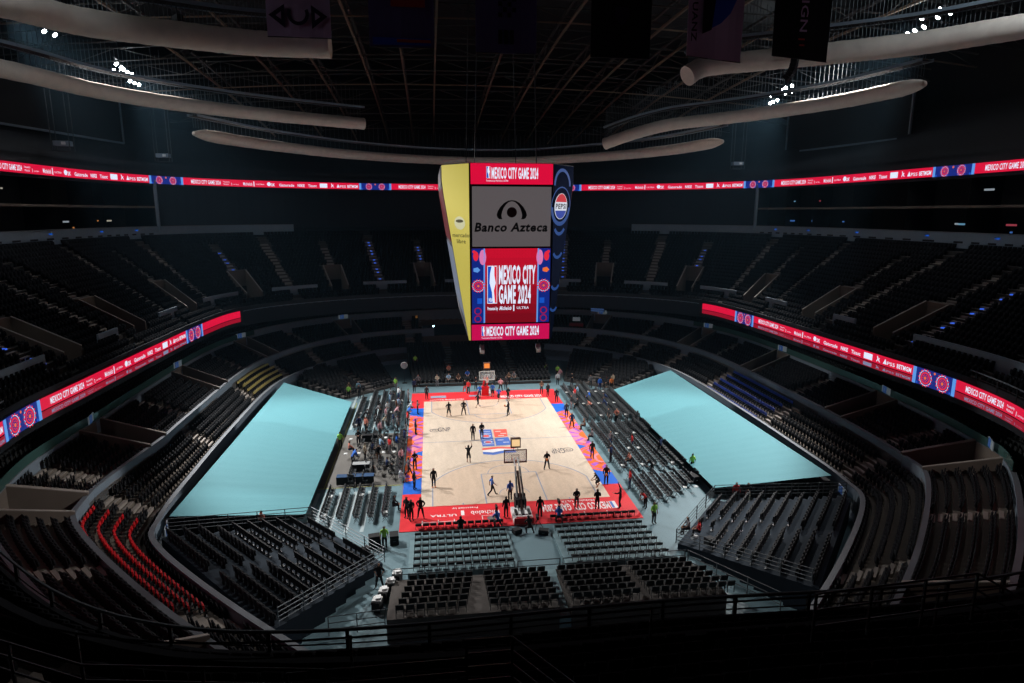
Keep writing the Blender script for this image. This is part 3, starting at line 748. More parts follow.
def ribbon(A, z0, h, segs, label, double=0.0):
    """segs: list of (kind, s0, s1)"""
    fn, _ = ribbon_fn(A, z0)
    s0, s1 = segs[0][1], segs[-1][2]
    case = MB(); n = int((s1-s0)/1.0)
    lowz = -double-.08 if double else -.05
    for k in range(n):
        a, b = s0+(s1-s0)*k/n, s0+(s1-s0)*(k+1)/n
        p, q = fn(a,lowz,0,.02), fn(b,lowz,0,.02); p2, q2 = fn(a,lowz,0,-.1), fn(b,lowz,0,-.1)
        case.hexa([p,q,q2,p2,(p[0],p[1],z0+h+.05),(q[0],q[1],z0+h+.05),(q2[0],q2[1],z0+h+.05),(p2[0],p2[1],z0+h+.05)], m_case)
    root = case.build('led_ribbon_board'); tag(root, label, 'led board')
    for kind, a0, a1 in segs:
        n = max(2, int((a1-a0)/.8)); mb = MB()
        if kind == 'flower':
            rect(mb, a0, lowz, a1, h, e_navy, lambda a, b: fn(a, b), n)
            u = MB(); f2 = lambda a, b, l=0: fn(a, b, .01+l)
            for e in (a0, a1-.35): rect(u, e, lowz, e+.35, h, e_sky, f2)
            hh = h-lowz; rr = hh*.55; wd = a1-a0
            for cx in (a0+wd*.30, a0+wd*.70):
                flower(u, cx, lowz+hh*.48, min(hh*.49, wd*.17), f2)
            for t in range(7):
                x = a0+.5+(wd-1.0)*t/6; disc(u, x, (h*.82 if t % 2 else lowz+.1*hh), .13*h, e_blue if t != 3 else e_orange, f2, 6)
            p = mb.build('flower_panel', root); u.build('flower_pattern', p)
        else:
            rect(mb, a0, 0, a1, h, e_red, lambda a, b: fn(a, b), n)
            p = mb.build('red_panel', root)
            rows = [(0.0, h, e_white, 'lettering')]
            if double:
                mb2 = MB(); rect(mb2, a0, lowz, a1, -.07, e_redl, lambda a, b: fn(a, b), n); p2 = mb2.build('lower_panel', root)
                rows.append((lowz, double, e_whitel, 'lower_lettering'))
            if kind == 'text':
                for (zb, hh, mw, nm) in rows:
                    t = MB(); f2 = lambda a, b: fn(a, b, .01); W = a1-a0; c = hh*.52; y = zb+hh*.22
                    X = lambda q: a0+W*q
                    add_text(t, 'MEXICO CITY GAME 2024', mw, f2, X(.045), y, c*1.05, W*.165, .02)
                    add_text(t, 'Presented by', mw, f2, X(.225), zb+hh*.55, c*.4, W*.035); add_text(t, 'Michelob', mw, f2, X(.225), zb+hh*.2, c*.4, W*.03)
                    rect(t, X(.27), zb+hh*.15, X(.272), zb+hh*.55, mw, f2); add_text(t, 'ULTRA', mw, f2, X(.28), zb+hh*.25, c*.25, W*.03)
                    add_text(t, 'Michelob', mw, f2, X(.335), y, c*.9, W*.05, .01); rect(t, X(.392), zb+hh*.1, X(.397), zb+hh*.85, mw, f2)
                    add_text(t, 'ULTRA', mw, f2, X(.407), y+c*.2, c*.4, W*.045)
                    disc(t, X(.478), zb+hh*.5, hh*.33, mw, f2, 6); add_text(t, '2K', mw, f2, X(.49), y, c*.8, W*.022, .03)
                    add_text(t, 'Gatorade', mw, f2, X(.535), y, c*.8, W*.085, .02)
                    add_text(t, 'NIKE', mw, f2, X(.64), y, c*.8, W*.04, .03); add_text(t, 'Tissot', mw, f2, X(.70), y, c*.8, W*.05, .02)
                    rect(t, X(.768), zb+hh*.15, X(.812), zb+hh*.82, mw, f2)
                    poly(t, [(X(.832),y),(X(.838),y+c*.6),(X(.834),y+c*1.2),(X(.838),y+c*1.2),(X(.843),y+c*.7),(X(.850),y+c*.9),(X(.845),y+c*.5),(X(.852),y),(X(.848),y),(X(.841),y+c*.4),(X(.836),y)], mw, f2)
                    poly(t, [(X(.866),y),(X(.876),y+c*1.1),(X(.884),y)], mw, f2); add_text(t, 'PS5', mw, f2, X(.886), y, c*.7, W*.035, .01)
                    add_text(t, 'BETMGM', mw, f2, X(.93), y, c*.85, W*.062, .03)
                    t.build(nm, p if nm == 'lettering' else p2)
    return root
fnL, findL = ribbon_fn('RB', 0)
# lower ribbon board: left and right flights
sL = [findL(p) for p in ((-31.8,-18.0), (-31.7,7.0), (-31.3,11.3), (-30.1,20.2))]
ribbon('RB', 9.93, .80, [('text', sL[0]-29.4, sL[0]-4.4), ('flower', sL[0]-4.4, sL[0]), ('text', sL[0], sL[1]), ('flower', sL[1], sL[1]+4.4), ('red', sL[1]+4.4, sL[3])],
       'lower left red ribbon board with white lettering, left of the court', double=.46)
sR = [findL(p) for p in ((30.1,20.2), (31.2,13.5), (31.7,9.1), (31.8,-15.9))]
ribbon('RB', 9.93, .80, [('red', sR[0], sR[1]), ('flower', sR[1], sR[2]), ('text', sR[2], sR[3]), ('flower', sR[3], sR[3]+4.4), ('text', sR[3]+4.4, sR[3]+29)],
       'lower right red ribbon board with white lettering, right of the court', double=.46)
# upper ribbon board: one unbroken ring
segs = []; a = -18.3-33.3*3
while a < 118:
    segs.append(('flower', a, a+5.4)); segs.append(('text', a+5.4, a+33.3)); a += 33.3
ribbon('BK', 26.55, 1.0, segs, 'upper red ribbon board circling the whole arena above the suites')

# ------------------------------------------------------------------ basketball court
def wood(name, c1, c2):
    m = mat(name, c1, 0.35, spec=.4); nt = m.node_tree; b = nt.nodes['Principled BSDF']
    tc = nt.nodes.new('ShaderNodeTexCoord'); mp = nt.nodes.new('ShaderNodeMapping'); mp.inputs['Scale'].default_value = (1.2, .25, 1)
    br = nt.nodes.new('ShaderNodeTexBrick'); br.inputs['Scale'].default_value = 2.2; br.inputs['Mortar Size'].default_value = 0.0
    br.inputs['Color1'].default_value = (*c1, 1); br.inputs['Color2'].default_value = (*c2, 1)
    rt = nt.nodes.new('ShaderNodeMapping'); rt.inputs['Rotation'].default_value = (0,0,PI/2)
    n = nt.nodes.new('ShaderNodeTexNoise'); n.inputs['Scale'].default_value = 1.3; n.inputs['Detail'].default_value = 6
    mx = nt.nodes.new('ShaderNodeMix'); mx.data_type = 'RGBA'; mx.blend_type = 'MULTIPLY'; mx.inputs[0].default_value = .3
    nt.links.new(tc.outputs['Object'], rt.inputs['Vector']); nt.links.new(rt.outputs['Vector'], br.inputs['Vector'])
    nt.links.new(tc.outputs['Object'], mp.inputs['Vector']); nt.links.new(mp.outputs['Vector'], n.inputs['Vector'])
    nt.links.new(br.outputs['Color'], mx.inputs[6]); nt.links.new(n.outputs['Fac'], mx.inputs[7]); nt.links.new(mx.outputs[2], b.inputs['Base Color'])
    return m
m_wood = wood('maple_boards', (.80,.68,.55), (.74,.62,.49)); m_wood2 = wood('stained_maple_boards', (.76,.60,.46), (.71,.55,.41))
m_capr = mat('court_red', (.72,.035,.045), .45); m_cblue = mat('court_blue', (.02,.13,.58), .45); m_cor = mat('court_orange', (.88,.15,.035), .45)
m_cpur = mat('court_purple', (.35,.11,.52), .45); m_cpink = mat('court_pink', (.75,.25,.32), .45); m_line = mat('court_line', (.28,.32,.42), .5)
m_cw = mat('court_white', (.80,.78,.78), .5); m_logo = mat('court_logo_blue', (.08,.17,.52), .5); m_logor = mat('court_logo_red', (.78,.12,.09), .5)
m_mark = mat('court_mark_grey', (.16,.14,.14), .5)
court = empty('basketball_court', (0,0,0), 0, 'wooden basketball court with a red apron in the middle of the floor', 'court')
mb = MB(); mb.box((0,0,.02), (18.3,36.3,.04), m_capr); mb.build('apron', court)
mb = MB(); mb.box((0,0,.045), (15.24,28.65,.012), m_wood); mb.build('maple_floor', court)
Zf = lambda z: (lambda a, b, l=0: (a, b, z+l))
f1, f2, f3 = Zf(.056), Zf(.060), Zf(.0635)
for e in (-1, 1):
    mb = MB(); yb = 14.325*e; yc = 12.75*e
    a0 = math.acos(6.70/7.24); pts = [(6.70, yb), (6.70, yc-e*7.24*math.sin(a0))] if False else [(6.70, yb)]
    n = 40; arc = [(7.24*math.cos(t), yc-e*7.24*math.sin(t)) for t in [a0+(PI-2*a0)*k/n for k in range(n+1)]]
    shape = [(6.70, yb)]+arc+[(-6.70, yb)]
    mb.face([f1(*p) for p in (shape if e < 0 else shape[::-1])], m_wood2); mb.build('three_point_area', court)
    ln = MB(); w_ = .05
    for sx in (-1, 1): rect(ln, sx*6.7-w_, min(yb, arc[0][1]), sx*6.7+w_, max(yb, arc[0][1]), m_line, f2)
    for (p, q) in zip(arc[:-1], arc[1:]):
        d = Vector((q[0]-p[0], q[1]-p[1])).normalized(); nn = Vector((-d.y, d.x))*w_
        ln.face([f2(p[0]-nn.x,p[1]-nn.y), f2(q[0]-nn.x,q[1]-nn.y), f2(q[0]+nn.x,q[1]+nn.y), f2(p[0]+nn.x,p[1]+nn.y)], m_line)
    yk = yb-e*5.8
    for sx in (-1, 1): rect(ln, sx*2.44-w_, min(yb, yk), sx*2.44+w_, max(yb, yk), m_line, f2)
    rect(ln, -2.44, yk-w_, 2.44, yk+w_, m_line, f2)
    annulus(ln, 0, yk, 1.79, 1.86, m_line, f2, 32, *((0, PI) if e < 0 else (PI, 2*PI)))
    annulus(ln, 0, yc, 1.2, 1.26, m_line, f2, 24, *((0, PI) if e < 0 else (PI, 2*PI)))
    for sx in (-1, 1): rect(ln, sx*4.3-w_, min(yb, yb-e*.3), sx*4.3+w_, max(yb, yb-e*.3), m_line, f2)
    ln.build('court_lines', court)
ln = MB(); rect(ln, -7.62, -.04, -1.9, .04, m_line, f2); rect(ln, 1.5, -.04, 7.62, .04, m_line, f2); annulus(ln, 0, 0, 1.8, 1.86, m_line, Zf(.058), 40)
ln.build('court_lines', court)
# centre mark: blue and red blocks with a white diagonal and a striped ribbon below
lg = MB()
poly(lg, [(-1.75,-1.75),(-.55,-1.75),(-.45,3.2),(-1.75,3.2)], m_logo, f3)
poly(lg, [(-.30,.7),(1.05,.9),(1.2,3.1),(-.25,3.15)], m_logor, f3)
poly(lg, [(-.4,-1.7),(1.15,-1.6),(1.1,.65),(-.32,.45)], m_logo, f3)
for x, y, r in ((-1.15,1.2,.32),(-1.1,-.6,.28)): disc(lg, x, y, r, m_logor, Zf(.066), 12); annulus(lg, x, y, r+.08, r+.16, m_cw, Zf(.066), 14)
for y in (2.5, 1.9, .1, -1.2): rect(lg, -1.65, y, -.6, y+.1, m_cw, Zf(.066))
for x, y in ((.2,2.4),(.7,1.7),(.4,1.1),(.2,-.2),(.7,-.9)): rect(lg, x-.3, y, x+.3, y+.14, m_cw, Zf(.066))
poly(lg, [(-1.85,-2.25),(-.3,-2.0),(1.35,-2.3),(1.35,-2.75),(-.3,-2.45),(-1.85,-2.75)], m_logor, f3)
poly(lg, [(-1.85,-3.2),(-.9,-3.5),(.2,-3.1),(1.35,-3.1),(1.35,-3.7),(.1,-3.7),(-.9,-4.1),(-1.85,-3.8)], m_logo, f3); poly(lg, [(-1.85,-2.8),(-.3,-2.5),(1.35,-2.8),(1.35,-3.05),(.2,-3.05),(-.9,-3.45),(-1.85,-3.15)], m_cw, f3)
lg.build('centre_logo', court)
# scribbled sponsor marks on the boards
for (cx, cy, a, t) in ((-5.7,3.6,0.0,'GNP'), (5.7,-3.6,PI,'GNP')):
    mk = MB(); rot = lambda p, q, l=0, cx=cx, cy=cy, a=a: (cx+p*math.cos(a)-q*math.sin(a), cy+p*math.sin(a)+q*math.cos(a), .0635)
    annulus(mk, -.75, 0, .42, .52, m_mark, rot, 16); annulus(mk, -.75, .1, .16, .24, m_mark, rot, 12)
    add_text(mk, t, m_mark, rot, -.4, -.45, 1.3, 1.35, .01); mk.build('sponsor_mark', court)
# lettering on the near apron, read from the far side
rt = lambda x0: (lambda p, q, l=0: (x0-p, -15.15-q+0.0, .046))
tx = MB(); add_text(tx, 'MEXICO CITY GAME 2024', m_cw, rt(7.15), 0, 0, 1.15, 5.4, .03)
poly(tx, [(7.25,-15.1),(7.75,-15.1),(7.75,-16.3),(7.25,-16.3)], m_cw, Zf(.046)); poly(tx, [(7.3,-15.15),(7.5,-15.15),(7.5,-16.25),(7.3,-16.25)], m_logo, Zf(.048))
rt2 = lambda x0, y0: (lambda p, q, l=0: (x0-p, y0-q, .046))
add_text(tx, 'Michelob', m_cw, rt2(-1.6,-15.5), 0, 0, .62, 2.2, .01); rect(tx, -4.55, -16.1, -4.3, -15.3, m_cw, Zf(.046)); add_text(tx, 'ULTRA', m_cw, rt2(-4.9,-15.8), 0, 0, .35, 2.0, .02)
add_text(tx, 'Michelob  ULTRA', m_cw, rt2(6.2,-14.55), 0, 0, .34, 3.0, .01); add_text(tx, 'Presented by', m_cw, rt2(-3.2,-14.75), 0, 0, .3, 2.0, .01)
for x0, x1 in ((-7.55,-4.3),): rect(tx, x0, -16.95, x1, -16.9, m_cw, Zf(.046)); 
for x in (-7.5, -6.3, -5.1, 3.1, 4.9, 6.7): rect(tx, x-.03, -17.3, x+.03, -16.6, m_cw, Zf(.046))
for x0 in (-3.0,): 
    for p in ((x0,-17.2,x0+.05,-16.3),(x0+1.3,-17.2,x0+1.35,-16.3),(x0,-16.35,x0+1.35,-16.3)): rect(tx, *p, m_cw, Zf(.046))
disc(tx, -2.3, -16.8, .35, m_mark, Zf(.048), 10)
tx.build('apron_lettering', court)
tx = MB(); st = lambda x0, y0: (lambda p, q, l=0: (x0+p, y0+q, .046))
add_text(tx, 'MEXICO CITY GAME 2024', m_cw, st(1.9,14.9), 0, 0, 1.0, 5.2, .03); add_text(tx, 'Presented by Michelob ULTRA', m_cw, st(-6.9,14.7), 0, 0, .5, 4.2, .02)
rect(tx, -6.8, 15.7, -4.9, 16.7, m_line, Zf(.046)); rect(tx, -2.0, 15.9, -.8, 16.5, m_line, Zf(.046))
tx.build('apron_lettering', court)
# patterned side aprons: a coloured paint scheme of petals, in small cells
for sd in (-1, 1):
    mb = MB(); cw = .11; nx = 14; ny = int(28.65/cw)
    fl = (-3.9, 4.2) if sd < 0 else (-3.5, 4.6)
    for i in range(nx):
        for j in range(ny):
            x = 7.63+i*1.51/nx; y = -14.3+j*cw; m = None
            if -11.9 < y < 11.6: m = m_cblue
            for c in ((-6.1, 'o'), (0.3, 'p'), (5.6, 'o')):
                dx, dy = (x-9.4)*1.25, y-c[0]; r = math.hypot(dx, dy); th = math.atan2(dy, dx)
                if r < 3.35:
                    m = m_cor
                    pet = math.cos(th*11+r*.8)
                    if c[1] == 'p': m = m_cor if r < 1.2 or r > 2.7 else (m_cpur if pet > .45 else m_cpink)
                    else:
                        if 1.6 < r < 2.6 and pet > .2: m = m_cpur
                        elif 1.0 < r < 1.3: m = m_cpink
                    if 2.9 < r < 3.05: m = m_cpur
            if m is None: continue
            mb.face([(sd*(x), y, .046), (sd*(x+1.51/nx), y, .046), (sd*(x+1.51/nx), y+cw, .046), (sd*x, y+cw, .046)][::(1 if sd > 0 else -1)], m)
    mb.build('side_apron_pattern', court)

# ------------------------------------------------------------------ basket stands
m_bb = mat('backboard_glass', (.75,.8,.82), .1, spec=.5)
nt = m_bb.node_tree; nt.nodes['Principled BSDF'].inputs['Alpha'].default_value = .28
m_pad = mat('red_padding', (.70,.02,.03), .5); m_net = mat('white_net', (.8,.8,.8), .8); m_rim = mat('orange_rim', (.85,.18,.03), .4)
m_clock = led('clock_face', (245,205,150)); m_clockf = led('clock_face_orange', (250,140,60)); m_brown = mat('brown_frame', (.13,.07,.06), .6)
def basket(e, label, front_pad, clk):
    root = empty('basket_stand', (0, e*16.6, 0), 0 if e < 0 else PI, label, 'basket')
    # local frame: +Y points to the court, baseline at +2.27, backboard at +3.5
    b = MB(); b.box((0,-.4,.22), (1.5,2.3,.4), m_white); b.box((0,-.6,.5), (1.2,1.5,.22), m_white); b.box((0,-1.58,.35), (1.5,.08,.5), m_pad)
    for k in range(5): b.box((-.5+.25*k,-.7,.66), (.2,.9,.12), m_white if k % 2 else m_steel)
    b.build('base', root, bevel=.04)
    p = MB(); p.box((0,.85,.75), (.9,.22,1.3), front_pad, rx=-.3); p.box((0,.45,.8), (.85,.6,.9), m_pad if e > 0 else m_black); p.build('base_padding', root, bevel=.05)
    n = MB()
    for sx in (-.28, .28):
        n.bar((sx,.1,.6), (sx*.6,2.3,3.0), .14, .2, m_pad if e > 0 else m_white); n.bar((sx*.6,2.3,3.0), (sx*.5,3.35,3.35), .1, .14, m_white)
        n.bar((sx,-.6,.7), (sx*.6,1.6,2.5), .07, .07, m_steel)
    n.bar((0,-.5,.6), (0,2.2,2.7), .16, .16, m_brown); n.build('boom', root)
    bb = MB(); bb.box((0,3.5,3.43), (1.80,.03,1.05), m_bb); g = bb.build('backboard', root)
    fr = MB(); cf = m_brown if e < 0 else m_white
    for x in (-.9, .9): fr.box((x,3.5,3.43), (.07,.07,1.12), cf)
    for z in (2.90, 3.96): fr.box((0,3.5,z), (1.87,.07,.07), cf)
    fr.box((0,3.54,2.92), (1.87,.07,.12), cf); fr.build('frame', g)
    q = MB()
    for x in (-.3, .3): q.box((x,3.53,3.3), (.045,.02,.45), cf)
    for z in (3.08, 3.52): q.box((0,3.53,z), (.62,.02,.045), cf)
    q.build('target_square', g)
    r = MB(); N = 16; ring_ = [(.228*math.cos(2*PI*k/N), 3.80+.228*math.sin(2*PI*k/N), 3.05) for k in range(N+1)]; r.tube(ring_, .014, m_rim, n=5); r.box((0,3.55,3.04), (.16,.12,.08), m_rim); rm = r.build('rim', root)
    nn = MB()
    for k in range(12):
        a, a2 = 2*PI*k/12, 2*PI*(k+1)/12
        for s_ in (1, -1):
            aa = a+s_*PI/12
            nn.tube([(.22*math.cos(a), 3.80+.22*math.sin(a), 3.04), (.17*math.cos(aa), 3.80+.17*math.sin(aa), 2.82), (.12*math.cos(a), 3.80+.12*math.sin(a), 2.6)], .008, m_net, n=3)
    nn.build('net', rm)
    c = MB(); c.box((0,3.4,4.62), (.80,.30,.80), m_brown)
    for x in (-.18, .18): c.bar((x,3.4,3.9), (x,3.4,4.3), .04, .04, m_steel)
    ck = c.build('shot_clock', root)
    s = MB(); s.box((0,3.4-.16,4.65), (.64,.02,.56), clk); s.box((0,3.4+.16,4.65), (.64,.02,.56), clk); s.build('clock_face', ck)
    return root
basket(-1, 'near basket stand seen from behind with glass backboard and white wheeled base', m_black, m_clock)
basket(1, 'far basket stand with red padded post and white framed backboard', m_pad, m_clockf)

# ------------------------------------------------------------------ centre-hung scoreboard
m_yel = mat('yellow_backlit_panel', (.25,.22,.05), .5, emit=.75, ecol=S(200,186,84)); m_gry = mat('grey_backlit_panel', (.1,.1,.1), .5, emit=.75, ecol=S(98,92,94))
m_dkb = mat('navy_panel', (.002,.004,.012), .9, spec=.02, emit=.6, ecol=S(5,10,26)); m_ink = mat('black_ink', (.01,.01,.012), .6); m_maroon = mat('maroon_ink', (.05,.006,.008), .6)
m_ring = led('ring_blue', (20,62,125)); m_pr = led('logo_red', (190,30,45)); m_pb = led('logo_blue', (24,55,150)); m_pw = led('logo_white', (205,210,222))
m_side = mat('scoreboard_side', (.14,.14,.15), .5)
ZT, ZB = 26.45, 12.35
def sbx(z):   # half outline of the scoreboard at height z
    t = min(1, max(0, (ZT-1.5-z)/(ZT-1.5-ZB)))
    return 3.27, -(10.70-.8*t), 5.43+(3.42-5.43)*t, -(8.2+(9.78-8.2)*t)
sb = empty('scoreboard', (0,0,0), 0, 'giant centre-hung scoreboard with red video screens above the court', 'scoreboard')
mb = MB(); zs = [ZB, ZT-1.5, ZT]
def outline(z, k=1.0):
    fx, fy, cx, cy = sbx(z); k2 = .03
    return [(-fx,fy+k2),(fx,fy+k2),(cx-k2,cy),(cx-k2,-cy),(fx,-fy-k2),(-fx,-fy-k2),(-cx+k2,-cy),(-cx+k2,cy)]
for a, b in zip(zs[:-1], zs[1:]):
    A, B = outline(a), outline(b)
    for k in range(8):
        mb.face([(*A[k],a),(*A[(k+1)%8],a),(*B[(k+1)%8],b),(*B[k],b)], m_side if k in (2, 6) else m_ink)
mb.face([(*p, ZT) for p in outline(ZT)], m_ink); mb.face([(*p, ZB) for p in outline(ZB)][::-1], m_ink)
mb.build('body', sb)
def face_fn(sd_y):
    def fn(a, b, l=0.0):
        y = sbx(b)[1]-.02-l; return (a, y, b) if sd_y > 0 else (-a, -y, b)
    return fn
cond = .62
def face(F, nm):
    s1 = MB(); rect(s1, -3.22, 24.85, 3.22, 26.42, e_red, F); p = s1.build('top_screen', sb)
    t = MB(); F2 = lambda a, b, l=0: F(a, b, .02+l)
    def nba_logo(t, x, y, h, k=.36):
        k /= .42; rect(t, x, y, x+h*.42*k, y+h, e_white, F2); F3 = lambda a, b, l=0: F(x+(a-x)*k, b, .03)
        poly(t, [(x+h*.02,y+h*.02),(x+h*.23,y+h*.02),(x+h*.20,y+h*.3),(x+h*.1,y+h*.55),(x+h*.12,y+h*.8),(x+h*.18,y+h*.98),(x+h*.02,y+h*.98)], e_blue, F3)
        poly(t, [(x+h*.30,y+h*.98),(x+h*.40,y+h*.98),(x+h*.40,y+h*.02),(x+h*.33,y+h*.02),(x+h*.28,y+h*.35),(x+h*.36,y+h*.55),(x+h*.30,y+h*.75)], e_flower, F3)
    nba_logo(t, -2.0, 25.3, .88); add_text(t, 'MEXICO CITY GAME 2024', e_white, F2, -1.6, 25.3, .80, 3.65, .03)
    add_text(t, 'Presented by Michelob | ULTRA', e_white, F2, -2.0, 25.05, .14, 1.7); t.build('lettering', p)
    s2 = MB(); rect(s2, -3.12, 20.05, 3.12, 24.68, m_gry, F); p = s2.build('sign_panel', sb)
    t = MB(); add_text(t, 'Banco Azteca', m_ink, F2, -2.95, 21.25, .66, 5.8, .035, shear=.2)
    # the eye-shaped emblem: two tapering sweeps meeting at the top, round a dark disc
    for sx in (-1, 1):
        oo = [(0,1.10),(-.30,1.06),(-.62,.88),(-.90,.60),(-1.12,.25),(-1.20,-.05),(-1.12,-.25),(-.98,-.36)]
        ii = [(0,1.02),(-.24,.96),(-.46,.78),(-.64,.52),(-.76,.22),(-.82,-.04),(-.80,-.22),(-.74,-.36)]
        for k in range(7): poly(t, [(sx*oo[k][0],22.55+oo[k][1]),(sx*oo[k+1][0],22.55+oo[k+1][1]),(sx*ii[k+1][0],22.55+ii[k+1][1]),(sx*ii[k][0],22.55+ii[k][1])], m_ink, F2)
    disc(t, 0, 22.72, .40, m_maroon, lambda a, b, l=0: F(a, b, .03), 24); t.build('emblem_and_lettering', p)
    s3 = MB(); [rect(s3, -3.17, 13.85+k*6.05/8, 3.17, 13.85+(k+1)*6.05/8, led('led_field_%d' % k, (118+k*11, 8+k, 24+k*3)), F) for k in range(8)]
    p = s3.build('video_screen', sb); t = MB()
    for sx in (-1, 1):
        x0, x1 = sorted((sx*2.12, sx*3.17)); rect(t, x0, 13.85, x1, 19.90, e_navy, F2)
        F4 = lambda a, b, l=0: F(a, b, .03+l)
        xe = sx*2.12; rect(t, min(xe, xe+sx*.12), 13.85, max(xe, xe+sx*.12), 19.9, e_sky, F4)
        flower(t, sx*2.66, 16.9, .50, F4)
        disc(t, sx*2.30, 19.2, .28, e_pink, F4, 14, .62); disc(t, sx*2.85, 19.3, .22, e_flower, F4, 8, .4); disc(t, sx*2.8, 18.2, .30, e_sky if sx < 0 else e_orange, F4, 5, .22)
        disc(t, sx*3.0, 19.65, .13, e_flower, F4, 6)
        for (yy, hh) in ((14.2, .5), (14.85, .45)):
            annulus(t, sx*2.7, yy, .22, .30, e_red2, F4, 12)
        rect(t, min(sx*2.35, sx*2.75), 15.45, max(sx*2.35, sx*2.75), 15.9, e_blue, F4)
    for r_ in range(6):   # faint woven pattern at the top of the red field
        for k in range(16): disc(t, -1.9+k*.253, 19.7-r_*.24, .06, mat('led_faint_red', (.01,.01,.01), .4, emit=1, ecol=S(188,14,36)), F2, 4)
    nba_logo(t, -1.94, 15.46, 3.07, .26); add_text(t, 'NBA', e_white, lambda a, b, l=0: F(a, b, .05), -1.82, 15.62, .30, .36, .03)
    add_text(t, 'MEXICO CITY', e_white, F2, -1.0, 17.10, 1.42, 2.98, .035); add_text(t, 'GAME 2024', e_white, F2, -1.0, 15.50, 1.42, 2.62, .035)
    add_text(t, 'Presented by', e_white, F2, -1.92, 14.92, .26, .85, .03); add_text(t, 'Michelob', e_white, F2, -.95, 14.92, .30, .98, .03, shear=.2); rect(t, .18, 14.82, .28, 15.32, e_white, F2)
    add_text(t, 'ULTRA', e_white, F2, .48, 14.98, .20, 1.0, .01); t.build('picture', p)
    s4 = MB(); rect(s4, -3.22, 12.40, 3.22, 13.72, led('led_magenta_red', (196,12,78)), F); p = s4.build('bottom_screen', sb)
    t = MB(); nba_logo(t, -2.4, 12.75, .80); add_text(t, 'MEXICO CITY GAME 2024', e_white, F2, -2.0, 12.78, .74, 4.35, .03)
    add_text(t, 'Presented by Michelob | ULTRA', e_white, F2, -2.4, 12.52, .13, 1.7); t.build('lettering', p)
face(face_fn(1), 'front'); face(face_fn(-1), 'back')
def chamfer_fn(sx, sy):
    def fn(a, b, l=0.0):   # a: 0..1 from front edge to side edge
        fx, fy, cx, cy = sbx(b); k = (.03+l)*.7
        return (sx*(fx+(cx-fx)*a+k), sy*(fy+(cy-fy)*a-k), b)
    return fn
def chamfer(sx, sy, kind):
    F = chamfer_fn(sx, sy); s = MB(); m = m_yel if kind == 'y' else m_dkb
    for k in range(12):
        b0, b1 = ZB+.05+(ZT-.1-ZB)*k/12, ZB+.05+(ZT-.1-ZB)*(k+1)/12
        rect(s, .03, b0, .97, b1, m, F)
    p = s.build('corner_panel', sb); t = MB()
    G = lambda cx, cz: (lambda a, b, l=0: F(cx+sx*a/max(.6, math.hypot(sbx(cz+b)[2]-3.27, sbx(cz+b)[3]-sbx(cz+b)[1])), cz+b, .02+l))
    if kind == 'y':
        g0 = G(.45, 21.1); g = lambda a, b, l=0: g0(a*1.45, b*1.3, l); ml = mat('pale_emblem', (.4,.4,.3), .5, emit=.6, ecol=S(200,198,150)); md = mat('olive_ink', (.10,.09,.03), .6)
        disc(t, 0, .6, .42, ml, g, 20, .40); disc(t, 0, .72, .30, md, lambda a, b, l=0: g(a, b, .01), 14, .10)
        add_text(t, 'mercado', md, g if sx > 0 else (lambda a, b, l=0: g(a, b)), -.65, -.25, .25, 1.3, .01); add_text(t, 'libre', md, g, -.35, -.62, .25, .7, .01)
    else:
        g = G(.42, 23.2)
        for (zc, r0, r1) in ((0, 1.22, 1.45), (1.6, 1.1, 1.35)): annulus(t, 0, zc, r0, r1, m_ring, g, 28, 0 if zc else PI*1.02, PI if zc else 1.98*PI)
        annulus(t, 0, 0, 1.45, 1.55, m_ring, g, 28)
        for k, zc in enumerate((-2.2, -4.2, -6.9, -8.8)): annulus(t, .05, zc+.9, .75-.1*k, 1.02-.12*k, m_ring, g, 12, PI*1.18, PI*1.82)
        disc(t, 0, 0, 1.02, m_pw, g, 30)
        g2 = lambda a, b, l=0: g(a, b, .01)
        disc(t, 0, .05, .93, m_pr, g2, 16, None, PI*.10, PI*.90); disc(t, 0, -.05, .93, m_pb, g2, 16, None, PI*1.10, PI*1.90)
        rect(t, -.93, -.24, .93, .26, m_pw, lambda a, b, l=0: g(a, b, .015)); add_text(t, 'PEPSI', m_ink, lambda a, b, l=0: g(a, b, .02), -.86, -.18, .38, 1.72, .03)
    t.build('panel_logo', p)
def mirror_text(sx, sy): return sx*sy
chamfer(-1, 1, 'y'); chamfer(1, 1, 'p')
# the text above is laid from the front edge outwards, which reads correctly on the right-hand panel; side screens follow
for sx in (-1, 1):
    s = MB()
    for (z0, z1, m) in ((24.9, 26.4, m_side), (20.3, 24.7, led('side_dim_red', (96,40,44))), (13.9, 19.9, led('side_dim_grey', (110,118,135))), (12.45, 13.7, m_side)):
        (_, _, c0, y0), (_, _, c1, y1) = sbx(z0), sbx(z1)
        s.face([(sx*(c0+.02), y0+.15, z0), (sx*(c0+.02), -y0-.15, z0), (sx*(c1+.02), -y1-.15, z1), (sx*(c1+.02), y1+.15, z1)], m)
    s.build('side_screen', sb)
for x in (-2.35, 2.35):
    l = MB(); l.bar((0,0,0), (0,0,-.5), .06, .06, m_steel); l.box((0,-.1,-.75), (.35,.7,.4), m_white, rx=.6); l.build('hanging_camera', sb, (x, -9.6, ZB))
for sx in (-1, 1):
    for sy in (-1, 1):
        l = MB(); l.tube([(0,0,0), (sx*-.5,0,18.5)], .05, m_steel, n=5); l.build('hanger_cable', sb, (sx*2.6, sy*6.5, ZT))

